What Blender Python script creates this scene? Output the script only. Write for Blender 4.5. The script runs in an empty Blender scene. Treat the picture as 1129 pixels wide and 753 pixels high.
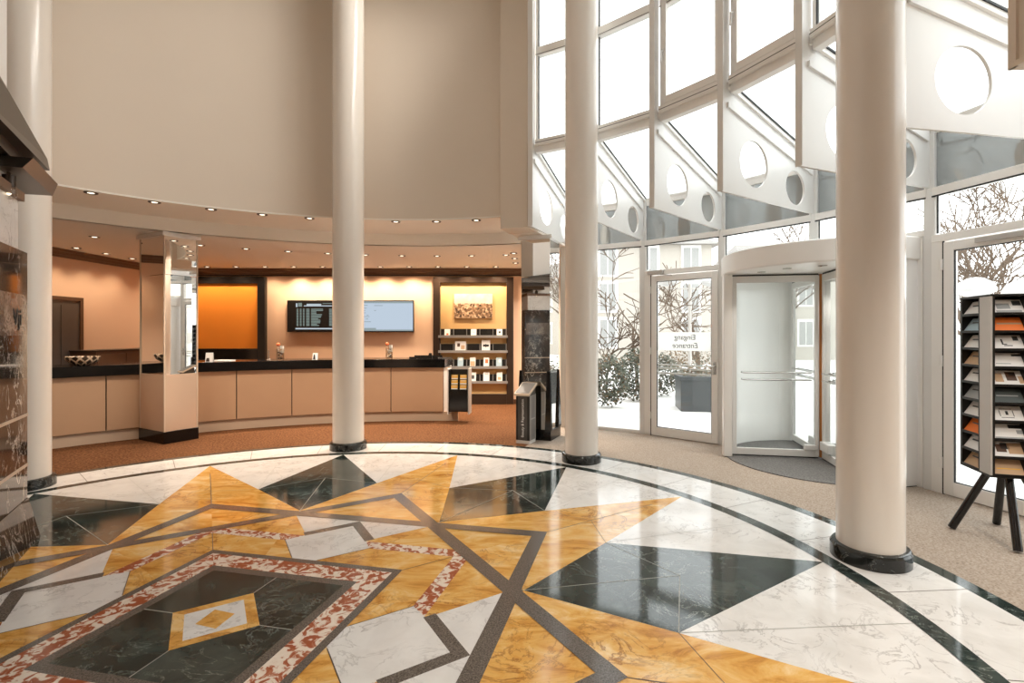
import bpy, math, random
from mathutils import Vector, Matrix
random.seed(7)
S = bpy.context.scene
COL = S.collection
PI = math.pi
rad = math.radians

# ------------------------------------------------------------------ lobby frame
CX, CY, PH = -1.645, 2.614, 10.48          # centre of the round lobby, rotation of its pattern
def P(R, a, z=0.0):
    t = rad(a + PH)
    return Vector((CX + R * math.cos(t), CY + R * math.sin(t), z))
def arcs(a0, a1, n):
    return [a0 + (a1 - a0) * i / n for i in range(n + 1)]

# ------------------------------------------------------------------ materials
class N:
    """tiny node-tree builder"""
    def __init__(s, name):
        s.m = bpy.data.materials.new(name); s.m.use_nodes = True
        s.t = s.m.node_tree; s.t.nodes.clear()
        s.out = s.t.nodes.new('ShaderNodeOutputMaterial')
    def n(s, typ, **kw):
        nd = s.t.nodes.new(typ)
        for k, v in kw.items():
            if k in nd.inputs.keys(): nd.inputs[k].default_value = v
            else: setattr(nd, k, v)
        return nd
    def l(s, a, b): s.t.links.new(a, b)
    def ramp(s, fac, stops, interp='LINEAR'):
        r = s.n('ShaderNodeValToRGB'); r.color_ramp.interpolation = interp
        e = r.color_ramp.elements
        while len(e) < len(stops): e.new(0.5)
        for el, (p, c) in zip(e, stops):
            el.position = p; el.color = (c[0], c[1], c[2], 1) if len(c) == 3 else c
        s.l(fac, r.inputs['Fac']); return r.outputs['Color']
    def mix(s, fac, a, b, mode='MIX'):
        x = s.n('ShaderNodeMix', data_type='RGBA', blend_type=mode)
        if hasattr(fac, 'links'): s.l(fac, x.inputs[0])
        else: x.inputs[0].default_value = fac
        for v, i in ((a, 6), (b, 7)):
            if hasattr(v, 'links'): s.l(v, x.inputs[i])
            else: x.inputs[i].default_value = (v[0], v[1], v[2], 1)
        return x.outputs[2]
    def pos(s, scale=(1, 1, 1), island=True, obj=False, rot=(0, 0, 0)):
        if obj: src = s.n('ShaderNodeTexCoord').outputs['Object']
        else: src = s.n('ShaderNodeNewGeometry').outputs['Position']
        if island:
            g = s.n('ShaderNodeNewGeometry')
            mu = s.n('ShaderNodeMath', operation='MULTIPLY'); mu.inputs[1].default_value = 37.0
            s.l(g.outputs['Random Per Island'], mu.inputs[0])
            ad = s.n('ShaderNodeVectorMath', operation='ADD')
            s.l(src, ad.inputs[0]); s.l(mu.outputs[0], ad.inputs[1]); src = ad.outputs[0]
        mp = s.n('ShaderNodeMapping'); mp.inputs['Scale'].default_value = scale; mp.inputs['Rotation'].default_value = rot
        s.l(src, mp.inputs['Vector']); return mp.outputs['Vector']
    def noise(s, vec, scale, detail=4, rough=.55, dist=0):
        x = s.n('ShaderNodeTexNoise'); x.inputs['Scale'].default_value = scale
        x.inputs['Detail'].default_value = detail; x.inputs['Roughness'].default_value = rough
        x.inputs['Distortion'].default_value = dist; s.l(vec, x.inputs['Vector'])
        return x.outputs['Fac']
    def bsdf(s, color, rough=.5, metal=0, spec=.5, bump=None, bs=.1, **kw):
        b = s.n('ShaderNodeBsdfPrincipled')
        if hasattr(color, 'links'): s.l(color, b.inputs['Base Color'])
        else: b.inputs['Base Color'].default_value = (color[0], color[1], color[2], 1)
        if hasattr(rough, 'links'): s.l(rough, b.inputs['Roughness'])
        else: b.inputs['Roughness'].default_value = rough
        b.inputs['Metallic'].default_value = metal
        b.inputs['Specular IOR Level'].default_value = spec
        if bump is not None:
            bp = s.n('ShaderNodeBump'); bp.inputs['Strength'].default_value = bs; bp.inputs['Distance'].default_value = .01
            s.l(bump, bp.inputs['Height']); s.l(bp.outputs[0], b.inputs['Normal'])
        for k, v in kw.items(): b.inputs[k].default_value = v
        s.l(b.outputs[0], s.out.inputs['Surface']); return s.m

def plain(name, c, rough=.5, metal=0, spec=.5, var=.06, sc=6.0):
    k = N(name); v = k.pos(island=False)
    f = k.noise(v, sc, 3)
    col = k.mix(f, tuple(x * (1 - var) for x in c), tuple(min(1, x * (1 + var)) for x in c))
    return k.bsdf(col, rough, metal, spec)
def speckle(name, c1, c2, scale, rough=.5, bs=0.0, spec=.5, c3=None):
    k = N(name); v = k.pos(island=False)
    f = k.noise(v, scale, 2, .7)
    stops = [(.38, c1), (.62, c2)]
    if c3: stops = [(.32, c1), (.5, c2), (.68, c3)]
    col = k.ramp(f, stops)
    big = k.noise(v, 1.3, 3)
    col = k.mix(k.ramp(big, [(.3, (0, 0, 0)), (.7, (.18, .18, .18))]), col, (c1[0]*.9, c1[1]*.9, c1[2]*.9))
    return k.bsdf(col, rough, 0, spec, f if bs else None, bs)
GL = .07
def veined(name, base, base2, vein, scale=2.2, width=.035, rough=GL, stretch=(1, 1, 1), rot=(0, 0, 0), vein_amt=.8, dist=1.2, obj=False, blotch=1.0, spec=.5):
    k = N(name); v = k.pos(stretch, True, obj, rot)
    blo = k.noise(v, scale * .8 * blotch, 5, .6, .6)
    col = k.ramp(blo, [(.3, base2), (.62, base)])
    vn = k.noise(v, scale, 6, .62, dist)
    w = k.ramp(vn, [(.5 - width, (0, 0, 0)), (.5, (1, 1, 1)), (.5 + width, (0, 0, 0))])
    gate = k.noise(v, scale * .55, 2)
    g2 = k.ramp(gate, [(.42, (0, 0, 0)), (.62, (vein_amt,) * 3)])
    fac = k.mix(1.0, w, g2, 'MULTIPLY')
    col = k.mix(fac, col, vein)
    rr = k.ramp(blo, [(.3, (rough * .8,) * 3), (.7, (rough * 1.3,) * 3)])
    return k.bsdf(col, rr, 0, spec)

M = {}
M['marble_white'] = veined('white carrara marble', (.80, .785, .76), (.69, .67, .64), (.34, .315, .30), 5.5, .024, .1, vein_amt=.7, dist=.8, spec=.42)
M['marble_green'] = veined('dark green marble', (.012, .018, .016), (.055, .075, .067), (.34, .38, .34), 2.6, .010, .075, vein_amt=.8, dist=1.8, blotch=2.0)
M['marble_black'] = veined('black veined marble', (.022, .016, .014), (.07, .052, .042), (.72, .66, .58), 4.2, .022, .06, (1, 1, .55), (0, .5, .4), .95, 1.8)
M['marble_brown'] = veined('pale brown polished marble', (.17, .14, .115), (.09, .07, .058), (.45, .39, .33), 5, .04, .08, vein_amt=.7)
def siena():
    k = N('yellow siena marble'); v = k.pos((1, 2.3, 1), True, False, (0, 0, .7))
    a = k.noise(v, 2.6, 7, .68, 1.0)
    col = k.ramp(a, [(.33, (.44, .175, .028)), (.44, (.68, .345, .072)), (.54, (.77, .45, .13)), (.67, (.86, .63, .32))])
    v2 = k.pos((1, 1, 1), True)
    b = k.noise(v2, 3.4, 6, .65, 1.5)
    w = k.ramp(b, [(.47, (0, 0, 0)), (.5, (.85,) * 3), (.53, (0, 0, 0))])
    g = k.ramp(k.noise(v2, 1.6, 2), [(.45, (0, 0, 0)), (.65, (1, 1, 1))])
    f = k.mix(1.0, w, g, 'MULTIPLY')
    col = k.mix(f, col, (.26, .085, .02))
    return k.bsdf(col, .11, 0, .45)
M['marble_yellow'] = siena()
def rosso():
    k = N('red and white marble'); v = k.pos((1, 1, 1), True)
    a = k.noise(v, 15, 4, .55, 1.2)
    col = k.ramp(a, [(.43, (.34, .085, .035)), (.49, (.46, .17, .09)), (.53, (.78, .66, .55)), (.7, (.84, .74, .64))])
    return k.bsdf(col, .12, 0, .45)
M['marble_red'] = rosso()
M['granite'] = speckle('grey brown granite', (.045, .037, .031), (.135, .115, .098), 130, .16, c3=(.21, .185, .16))
M['granite_black'] = speckle('black granite', (.003, .003, .003), (.009, .008, .008), 160, .1, 0, .35)
M['base_black'] = veined('black marble column base', (.012, .013, .012), (.03, .034, .031), (.3, .32, .3), 5, .012, .06)
M['joint'] = plain('dark joint', (.07, .045, .03), .5)
M['joint_light'] = plain('pale joint', (.33, .33, .29), .4)
M['carpet_red'] = speckle('red brown carpet', (.05, .017, .006), (.135, .055, .022), 42, .95, .25, .1, c3=(.22, .11, .05))
M['carpet_beige'] = speckle('beige brown entrance carpet', (.26, .20, .155), (.40, .325, .26), 70, .95, .25, .1, c3=(.48, .41, .34))
M['mat_grey'] = speckle('grey ribbed mat', (.12, .115, .11), (.22, .21, .2), 60, .8, .2, .2)
M['wall_cream'] = plain('warm cream plaster', (.72, .63, .53), .75, 0, .2, .025, 1.2)
M['wall_peach'] = plain('peach plaster', (.74, .52, .37), .75, 0, .2, .03, 1.0)
M['ceiling'] = plain('ceiling white', (.86, .815, .745), .8, 0, .2, .02, 1.5)
M['ceiling_top'] = plain('upper ceiling white', (.78, .73, .67), .8, 0, .2, .02)
M['column'] = plain('cream gloss column paint', (.80, .74, .67), .2, 0, .5, .015, 2)
M['white_paint'] = plain('white painted steel', (.77, .755, .73), .32, 0, .45, .015, 3)
M['frame_white'] = plain('off white aluminium frame', (.88, .855, .82), .35, 0, .45, .02, 3)
M['gasket_black'] = plain('black rubber gasket', (.02, .02, .02), .6)  # black rubber of the frame gaskets and door seals
M['panel_white'] = plain('white gloss panel', (.90, .89, .87), .18, 0, .5, .01, 2)
M['chrome'] = plain('brushed steel', (.62, .61, .59), .2, 1.0, .5, .05, 30)
M['mirror'] = plain('mirror steel', (.86, .83, .79), .015, 1.0, .5, .01, 2)
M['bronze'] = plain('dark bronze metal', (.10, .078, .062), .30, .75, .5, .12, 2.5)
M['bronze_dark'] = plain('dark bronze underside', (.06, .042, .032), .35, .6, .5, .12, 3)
M['wood_trim'] = plain('brown wood moulding', (.17, .095, .055), .4, 0, .4, .15, 4)
M['wood_dark'] = plain('dark wenge wood', (.03, .018, .012), .3, 0, .4, .2, 5)
M['wood_brown'] = plain('brown wood', (.10, .05, .028), .35, 0, .4, .2, 5)
M['door_dark'] = plain('dark grey brown door', (.085, .07, .062), .3, 0, .4, .1, 3)
M['desk_front'] = plain('tan leather desk panel', (.54, .345, .215), .38, 0, .4, .05, 2.0)
M['desk_kick'] = plain('pale tan plinth', (.60, .46, .34), .45, 0, .4, .04, 3)
M['pillar_panel'] = plain('peach satin panel', (.70, .52, .39), .16, .25, .5, .03, 2)
M['orange_panel'] = plain('orange panel', (.88, .30, .035), .55, 0, .3, .03, 1.0)
M['shelf_back'] = plain('ochre wall panel', (.62, .40, .18), .55, 0, .3, .05, 2)
M['black'] = plain('satin black', (.012, .011, .010), .35, 0, .4, .1, 5)
M['black_gloss'] = plain('gloss black', (.012, .011, .011), .12, 0, .5, .1, 5)
M['grey_metal'] = plain('grey metal sheet', (.30, .285, .27), .4, .4, .5, .05, 3)
M['grey_light'] = plain('pale grey metal sheet', (.50, .47, .44), .4, .0, .5, .05, 3)
M['kiosk_dark'] = plain('charcoal laminate', (.062, .056, .050), .45, 0, .4, .06, 5)
M['lid_grey'] = plain('grey laminate lid', (.17, .16, .15), .5)
M['beige_edge'] = plain('beige edging', (.62, .50, .38), .4)
M['paper'] = plain('white paper', (.80, .78, .75), .6, 0, .3, .04, 20)
M['paper_grey'] = plain('grey paper', (.36, .37, .37), .6, 0, .3, .05, 20)
M['paper_orange'] = plain('orange paper', (.86, .20, .03), .5, 0, .3, .05, 20)
M['paper_tan'] = plain('tan paper', (.56, .37, .22), .55, 0, .3, .05, 20)
M['paper_yellow'] = plain('yellow paper', (.80, .46, .08), .55, 0, .3, .05, 20)
M['paper_dark'] = plain('slate paper', (.075, .09, .088), .5, 0, .3, .05, 20)
M['paper_blue'] = plain('pale blue paper', (.40, .52, .58), .5, 0, .3, .05, 20)
M['ink'] = plain('black ink', (.02, .02, .02), .6)
M['ink_grey'] = plain('grey ink', (.07, .07, .07), .6)
M['letter_white'] = plain('white lettering', (.80, .78, .74), .5)
M['stone_pale'] = plain('pale paving', (.80, .78, .75), .8, 0, .2, .05, 2)
M['facade_ext'] = plain('pale facade render', (.44, .405, .36), .8, 0, .2, .04, 1)
M['facade_win'] = plain('distant window glass', (.30, .30, .29), .3)
M['roof_ext'] = plain('grey brown roof', (.26, .24, .22), .7)
M['bark'] = plain('grey brown bark', (.15, .11, .082), .9, 0, .2, .2, 9)
M['leaf'] = speckle('hedge leaf', (.04, .048, .03), (.09, .098, .066), 7, .6, c3=(.17, .165, .12))
M['leaf_brown'] = speckle('dry leaf', (.10, .058, .028), (.20, .13, .065), 9, .7)
M['planter'] = plain('slate grey planter', (.045, .052, .056), .35, 0, .5, .08, 3)
M['terracotta'] = plain('red brown copper', (.50, .20, .055), .35, .3, .5, .05, 3)
M['candy_red'] = plain('orange red sweet wrapper', (.75, .16, .05), .4)
def photo_print():
    k = N('cityscape print'); tc = k.n('ShaderNodeTexCoord'); mp = k.n('ShaderNodeMapping')
    k.l(tc.outputs['Object'], mp.inputs['Vector']); v = mp.outputs['Vector']
    vo = k.n('ShaderNodeTexVoronoi'); vo.inputs['Scale'].default_value = 22; k.l(v, vo.inputs['Vector'])
    f = k.noise(v, 30, 4)
    roofs = k.ramp(k.mix(.5, vo.outputs['Color'], f), [(.3, (.035, .02, .012)), (.5, (.26, .15, .08)), (.68, (.62, .47, .32))])
    sky = k.ramp(k.noise(v, 5, 5), [(.3, (.44, .36, .29)), (.7, (.72, .64, .55))])
    sx = k.n('ShaderNodeSeparateXYZ'); k.l(v, sx.inputs[0])
    nz = k.n('ShaderNodeMath', operation='MULTIPLY_ADD'); nz.inputs[1].default_value = .06; k.l(f, nz.inputs[0]); k.l(sx.outputs['Z'], nz.inputs[2])
    st = k.ramp(nz.outputs[0], [(.07, (0, 0, 0)), (.09, (1, 1, 1))])
    return k.bsdf(k.mix(st, roofs, sky), .5)
M['print'] = photo_print()
def basket():
    k = N('woven diamond pattern'); tc = k.n('ShaderNodeTexCoord')
    sx = k.n('ShaderNodeSeparateXYZ'); k.l(tc.outputs['Object'], sx.inputs[0])
    at = k.n('ShaderNodeMath', operation='ARCTAN2'); k.l(sx.outputs['Y'], at.inputs[0]); k.l(sx.outputs['X'], at.inputs[1])
    def wv(sgn):
        a = k.n('ShaderNodeMath', operation='MULTIPLY'); a.inputs[1].default_value = 11.0; k.l(at.outputs[0], a.inputs[0])
        b = k.n('ShaderNodeMath', operation='MULTIPLY_ADD'); b.inputs[1].default_value = sgn * 62.0; k.l(sx.outputs['Z'], b.inputs[0]); k.l(a.outputs[0], b.inputs[2])
        c = k.n('ShaderNodeMath', operation='SINE'); k.l(b.outputs[0], c.inputs[0]); return c.outputs[0]
    m = k.n('ShaderNodeMath', operation='MAXIMUM'); k.l(wv(1), m.inputs[0]); k.l(wv(-1), m.inputs[1])
    return k.bsdf(k.ramp(m.outputs[0], [(.55, (.045, .028, .018)), (.72, (.70, .55, .40))]), .35)
M['basket'] = basket()
def glass(name, tint=(.96, .975, .97), refl=1.0, rough=0.0):
    k = N(name)
    tr = k.n('ShaderNodeBsdfTransparent'); tr.inputs[0].default_value = (*tint, 1)
    gl = k.n('ShaderNodeBsdfGlossy'); gl.inputs['Roughness'].default_value = rough
    fr = k.n('ShaderNodeFresnel'); ge = k.n('ShaderNodeNewGeometry')
    io = k.n('ShaderNodeMath', operation='MULTIPLY_ADD'); io.inputs[1].default_value = 1 / 1.45 - 1.45; io.inputs[2].default_value = 1.45
    k.l(ge.outputs['Backfacing'], io.inputs[0]); k.l(io.outputs[0], fr.inputs['IOR'])
    mu = k.n('ShaderNodeMath', operation='MULTIPLY'); mu.inputs[1].default_value = refl; k.l(fr.outputs[0], mu.inputs[0])
    mx = k.n('ShaderNodeMixShader'); k.l(mu.outputs[0], mx.inputs[0]); k.l(tr.outputs[0], mx.inputs[1]); k.l(gl.outputs[0], mx.inputs[2])
    k.l(mx.outputs[0], k.out.inputs['Surface']); return k.m
M['glass'] = glass('clear window glass')
M['glass_jar'] = glass('jar glass', (.9, .88, .85), 1.6)
def frosted():
    k = N('frosted white film')
    tr = k.n('ShaderNodeBsdfTransparent'); tr.inputs[0].default_value = (1, 1, 1, 1)
    df = k.n('ShaderNodeBsdfDiffuse'); df.inputs[0].default_value = (.85, .84, .82, 1)
    tl = k.n('ShaderNodeBsdfTranslucent'); tl.inputs[0].default_value = (.95, .94, .92, 1)
    a = k.n('ShaderNodeMixShader'); a.inputs[0].default_value = .72; k.l(df.outputs[0], a.inputs[1]); k.l(tl.outputs[0], a.inputs[2])
    b = k.n('ShaderNodeMixShader'); b.inputs[0].default_value = .85; k.l(tr.outputs[0], b.inputs[1]); k.l(a.outputs[0], b.inputs[2])
    k.l(b.outputs[0], k.out.inputs['Surface']); return k.m
M['film'] = frosted()
M['spandrel'] = plain('blue grey reflective glass', (.44, .47, .48), .04, .6, .5, .05, 1.5)
def emit(name, c, s):
    k = N(name); e = k.n('ShaderNodeEmission'); e.inputs[0].default_value = (*c, 1); e.inputs[1].default_value = s
    k.l(e.outputs[0], k.out.inputs['Surface']); return k.m
M['lamp_warm'] = emit('warm lamp', (1, .80, .58), 1.6)
M['screen_blue'] = emit('pale blue screen', (.62, .73, .86), .47)
M['screen_line'] = emit('grey screen text', (.36, .43, .44), .47)
M['screen_dim'] = emit('grey green screen text', (.26, .32, .29), .47)
M['screen_white'] = emit('white screen bar', (.6, .68, .74), .47)
M['lamp_white'] = plain('white globe', (.55, .55, .55), .3)

# ------------------------------------------------------------------ mesh helpers
class MB:
    def __init__(s): s.v = []; s.f = []; s.mi = []
    def add(s, vs, fs, mi=0):
        b = len(s.v); s.v += [Vector(v) for v in vs]
        for f in fs: s.f.append(tuple(b + i for i in f)); s.mi.append(mi)
        return s
    def box(s, x0, x1, y0, y1, z0, z1, mi=0):
        vs = [(x, y, z) for z in (z0, z1) for y in (y0, y1) for x in (x0, x1)]
        return s.add(vs, [(0, 2, 3, 1), (4, 5, 7, 6), (0, 1, 5, 4), (2, 6, 7, 3), (0, 4, 6, 2), (1, 3, 7, 5)], mi)
    def poly(s, pts, mi=0): return s.add(pts, [tuple(range(len(pts)))], mi)
    def loft(s, A, B, mi=0, caps=True):
        n = len(A); fs = [(i, (i + 1) % n, n + (i + 1) % n, n + i) for i in range(n)]
        if caps: fs += [tuple(range(n))[::-1], tuple(range(n, 2 * n))]
        return s.add(list(A) + list(B), fs, mi)
    def prism(s, pts, z0, z1, mi=0):
        return s.loft([(p[0], p[1], z0) for p in pts], [(p[0], p[1], z1) for p in pts], mi)
    def sector(s, R0, R1, a0, a1, z0, z1, n, mi=0, f=P):
        for a, b in zip(arcs(a0, a1, n)[:-1], arcs(a0, a1, n)[1:]):
            q = [f(R0, a), f(R1, a), f(R1, b), f(R0, b)]
            s.prism(q, z0, z1, mi)
        return s
    def band(s, R0, R1, a0, a1, z0, z1, n, mi=0):      # closed curved bar, shared vertices
        A = arcs(a0, a1, n); vs = []; fs = []
        for a in A: vs += [P(R0, a, z0), P(R1, a, z0), P(R1, a, z1), P(R0, a, z1)]
        for i in range(n):
            b = 4 * i; c = b + 4
            for k in range(4): fs.append((b + k, b + (k + 1) % 4, c + (k + 1) % 4, c + k))
        fs += [(0, 3, 2, 1), (4 * n, 4 * n + 1, 4 * n + 2, 4 * n + 3)]
        return s.add(vs, fs, mi)
    def lathe(s, prof, n=32, c=(0, 0, 0), mi=0):
        vs = []; fs = []
        for r, z in prof:
            for i in range(n):
                t = 2 * PI * i / n; vs.append((c[0] + r * math.cos(t), c[1] + r * math.sin(t), c[2] + z))
        for j in range(len(prof) - 1):
            for i in range(n):
                k = (i + 1) % n; fs.append((j * n + i, j * n + k, (j + 1) * n + k, (j + 1) * n + i))
        fs.append(tuple(range(n))[::-1]); fs.append(tuple(range((len(prof) - 1) * n, len(prof) * n)))
        return s.add(vs, fs, mi)
    def tube(s, pts, rr, n=8, mi=0):
        pts = [Vector(p) for p in pts]; rr = rr if isinstance(rr, (list, tuple)) else [rr] * len(pts)
        vs = []; fs = []
        for i, p in enumerate(pts):
            d = (pts[min(i + 1, len(pts) - 1)] - pts[max(i - 1, 0)]).normalized()
            u = d.orthogonal().normalized() if i == 0 else (u - d * u.dot(d)).normalized()
            w = d.cross(u)
            for k in range(n):
                t = 2 * PI * k / n; vs.append(p + (u * math.cos(t) + w * math.sin(t)) * rr[i])
        for j in range(len(pts) - 1):
            for i in range(n):
                k = (i + 1) % n; fs.append((j * n + i, j * n + k, (j + 1) * n + k, (j + 1) * n + i))
        fs.append(tuple(range(n))[::-1]); fs.append(tuple(range((len(pts) - 1) * n, len(pts) * n)))
        return s.add(vs, fs, mi)
    def build(s, name, mats, parent=None, bevel=0, smooth=True, at=None):
        me = bpy.data.meshes.new(name)
        off = Vector(at) if at is not None else Vector((0, 0, 0))
        me.from_pydata([v - off for v in s.v], [], s.f)
        for m in (mats if isinstance(mats, list) else [mats]): me.materials.append(M[m])
        me.polygons.foreach_set('material_index', s.mi)
        if smooth:
            me.polygons.foreach_set('use_smooth', [True] * len(me.polygons)); me.set_sharp_from_angle(angle=rad(32))
        me.update()
        o = bpy.data.objects.new(name, me); COL.objects.link(o)
        if parent: o.parent = parent
        elif at is not None: o.location = off
        if bevel:
            b = o.modifiers.new('bevel', 'BEVEL'); b.width = bevel; b.segments = 2; b.limit_method = 'ANGLE'
        return o

def tag(o, label=None, cat=None, group=None, kind=None):
    if label: o['label'] = label
    if cat: o['category'] = cat
    if group: o['group'] = group
    if kind: o['kind'] = kind
    return o
def thing(name, label, cat, loc=(0, 0, 0), rz=0, group=None, kind=None):
    o = bpy.data.objects.new(name, None); COL.objects.link(o); o.empty_display_size = .1
    o.location = loc; o.rotation_euler = (0, 0, rz)
    return tag(o, label, cat, group, kind)
def struct(o): o['kind'] = 'structure'; return o
def dup(root, loc, rz, label=None, group=None):
    r = root.copy(); COL.objects.link(r); r.location = loc; r.rotation_euler = (0, 0, rz)
    if label: r['label'] = label
    if group: r['group'] = group
    for ch in list(root.children):
        c = ch.copy(); COL.objects.link(c); c.parent = r
        for g in list(ch.children):
            d = g.copy(); COL.objects.link(d); d.parent = c
    return r
def copy_mesh(o, loc, rot, label, group=None):
    c = o.copy(); COL.objects.link(c); c.location = loc; c.rotation_euler = rot; c['label'] = label
    if group: c['group'] = group
    return c
def curve_mesh(data):
    o = bpy.data.objects.new('tmp', data); COL.objects.link(o)
    dg = bpy.context.evaluated_depsgraph_get(); dg.update()
    me = bpy.data.meshes.new_from_object(o.evaluated_get(dg))
    bpy.data.objects.remove(o); return me
def plate(outer, holes, th):
    """flat plate in local XY (thickness along Z) with round holes (x, y, r)"""
    cu = bpy.data.curves.new('plate', 'CURVE'); cu.dimensions = '2D'; cu.fill_mode = 'BOTH'; cu.extrude = th / 2
    loops = [outer] + [[(x + r * math.cos(2 * PI * i / 40), y + r * math.sin(2 * PI * i / 40)) for i in range(40)] for x, y, r in holes]
    for lp in loops:
        sp = cu.splines.new('POLY'); sp.points.add(len(lp) - 1); sp.use_cyclic_u = True
        for p, (x, y) in zip(sp.points, lp): p.co = (x, y, 0, 1)
    return curve_mesh(cu)
def text(body, size, name, mat, parent, mtx, ext=.0015, align='CENTER'):
    cu = bpy.data.curves.new('txt', 'FONT'); cu.body = body; cu.size = size; cu.extrude = ext
    cu.align_x = align; cu.align_y = 'CENTER'
    me = curve_mesh(cu); me.name = name; me.materials.clear(); me.materials.append(M[mat])
    me.transform(mtx)
    o = bpy.data.objects.new(name, me); COL.objects.link(o); o.parent = parent
    return o
ORD = ['first', 'second', 'third', 'fourth', 'fifth', 'sixth', 'seventh', 'eighth', 'ninth', 'tenth', 'eleventh', 'twelfth', 'thirteenth', 'fourteenth']

# ------------------------------------------------------------------ FLOOR
FM = ['marble_white', 'marble_green', 'marble_yellow', 'marble_red', 'granite', 'joint', 'joint_light']
W_, G_, Y_, R_, K_, J_, JL = range(7)
fl = MB()
LV = .0004
def fp(pts, mi, lev):              # pts: world Vectors, painter's levels a fraction of a millimetre apart
    pts = [(p[0], p[1], .004 + lev * LV) for p in pts]
    # make sure it faces up
    ar = sum(pts[i][0] * pts[(i + 1) % len(pts)][1] - pts[(i + 1) % len(pts)][0] * pts[i][1] for i in range(len(pts)))
    fl.poly(pts if ar > 0 else pts[::-1], mi)
def line(a, b, w, mi, lev):
    a = Vector((a[0], a[1], 0)); b = Vector((b[0], b[1], 0)); d = (b - a).normalized(); n = Vector((-d.y, d.x, 0)) * w / 2
    fp([a + n, b + n, b - n, a - n], mi, lev)
def ringf(R0, R1, a0, a1, mi, lev, n=4):
    A = arcs(a0, a1, n)
    fp([P(R0, a) for a in A] + [P(R1, a) for a in A[::-1]], mi, lev)
# outer rings
for k in range(32):
    a = 11.25 * k
    ringf(3.74, 4.22, a, a + 11.25, W_, 0)
    ringf(4.22, 4.32, a, a + 11.25, G_, 0)
    ringf(3.63, 3.74, a, a + 11.25, G_, 0)
    line(P(3.74, a + 5), P(4.22, a + 5), .006, J_, 1)
RT, RI, RS, DS = 3.635, 1.64, 2.396, 13.26
for k in range(8):
    g = 45 * k; y = g + 22.5
    tip, l, r, inn = P(RT, g), P(RS, g + DS), P(RS, g - DS), P(RI, g)
    yt = P(RT, y)
    # white triangles either side of the green kite, split in two tiles
    for sgn, c in ((1, l), (-1, r)):
        yt_ = P(RT, g + sgn * 22.5)
        A = arcs(g, g + sgn * 22.5, 6)
        fp([c, tip] + [P(RT, a) for a in A[1:-1]] + [yt_], W_, 0)
        m = P(RT, g + sgn * 11)
        line(c.lerp(m, 0), m, .004, JL, 3)
    # green kite in four tiles
    mid = P(2.62, g)
    fp([tip, l, P(2.62, g)], G_, 1); fp([tip, P(2.62, g), r], G_, 1)
    fp([inn, P(2.62, g), l], G_, 1); fp([inn, r, P(2.62, g)], G_, 1)
    line(inn, P(2.62, g), .006, JL, 3); line(l, mid, .005, JL, 3); line(r, mid, .005, JL, 3)
    # yellow kite halves (inner part is overlaid by the granite star)
    gi, gj = P(RI, g), P(RI, g + 45)
    cl = P(RS, g + DS); cr = P(RS, g + 45 - DS)
    fp([yt, cl, gi, P(1.30, y)], Y_, 0); fp([yt, P(1.30, y), gj, cr], Y_, 0)
    line(P(2.12, y), P(3.25, y), .006, J_, 2)
    line(cl, P(2.55, y), .004, J_, 2); line(cr, P(2.55, y), .004, J_, 2)
# inner pattern: u axis towards 22.5 deg, four quadrants
def U(u, v, q):
    t = rad(22.5 + PH + 90 * q); c, s_ = math.cos(t), math.sin(t)
    return Vector((CX + u * c - v * s_, CY + u * s_ + v * c, 0))
def UP(p, q_, q):                   # frame turned 45 deg (p towards 67.5)
    r2 = math.sqrt(.5); return U((p - q_) * r2, (p + q_) * r2, q)
for q in range(4):
    # triangular points of the two interlaced squares: yellow infill between granite bands
    fp([U(0, 0, q), U(1.45, -1.45 * .4142, q), U(1.45, 1.45 * .4142, q)], Y_, 1)
    fp([U(0, 0, q), U(1.45, 1.45 * .4142, q), U(1.45 * .4142, 1.45, q)], Y_, 1)
    # white outer pieces beside the small granite corner
    fp([U(.585, .97, q), U(1.01, .99, q), U(.585, 1.43, q)], W_, 3)
    fp([U(.97, .585, q), U(1.43, .585, q), U(.99, 1.01, q)], W_, 3)
    # white quad
    fp([U(.93, .93, q), U(.442, .93, q), U(.442, .442, q), U(.93, .442, q)], W_, 3)
    # small granite corner
    fp([U(.99, .99, q), U(.575, .99, q), U(.575, .92, q), U(.92, .92, q)], K_, 4)
    fp([U(.99, .99, q), U(.92, .92, q), U(.92, .575, q), U(.99, .575, q)], K_, 4)
    # red marble chevron near the u axis: u+v between 1.354 and 1.5, clipped at u>.92
    fp([U(1.354, 0, q), U(1.5, 0, q), U(.928, .572, q), U(.915, .439, q)], R_, 4)
    fp([U(1.354, 0, q), U(.915, -.439, q), U(.928, -.572, q), U(1.5, 0, q)], R_, 4)
    line(U(1.0, 0, q), U(1.354, 0, q), .005, J_, 5)
    line(U(.442, .575, q), U(.442, .93, q), .005, J_, 5); line(U(.575, .442, q), U(.93, .442, q), .005, J_, 5)
    # granite bands of the star: axis square (|u|=1.4..1.5) and diagonal square (|p|=1.4..1.5)
    fp([U(1.4, -1.4, q), U(1.5, -1.5, q), U(1.5, 1.5, q), U(1.4, 1.4, q)], K_, 6)
    fp([UP(1.4, -1.4, q), UP(1.5, -1.5, q), UP(1.5, 1.5, q), UP(1.4, 1.4, q)], K_, 7)
    # centre square: granite, red, granite, green
    for a, b, mi in ((.662, .71, K_), (.512, .662, R_), (.455, .512, K_)):
        fp([UP(a, -a, q), UP(b, -b, q), UP(b, b, q), UP(a, a, q)], mi, 8)
    fp([UP(0, 0, q), UP(.455, 0, q), UP(.455, .455, q), UP(0, .455, q)], G_, 8)
    line(UP(.2, 0, q), UP(.455, 0, q), .006, JL, 9)
    # little diamond
    fp([U(0, 0, q), U(.19, -.19, q), U(.19, .19, q)], Y_, 10)
    fp([U(0, 0, q), U(.137, -.137, q), U(.137, .137, q)], W_, 11)
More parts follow.
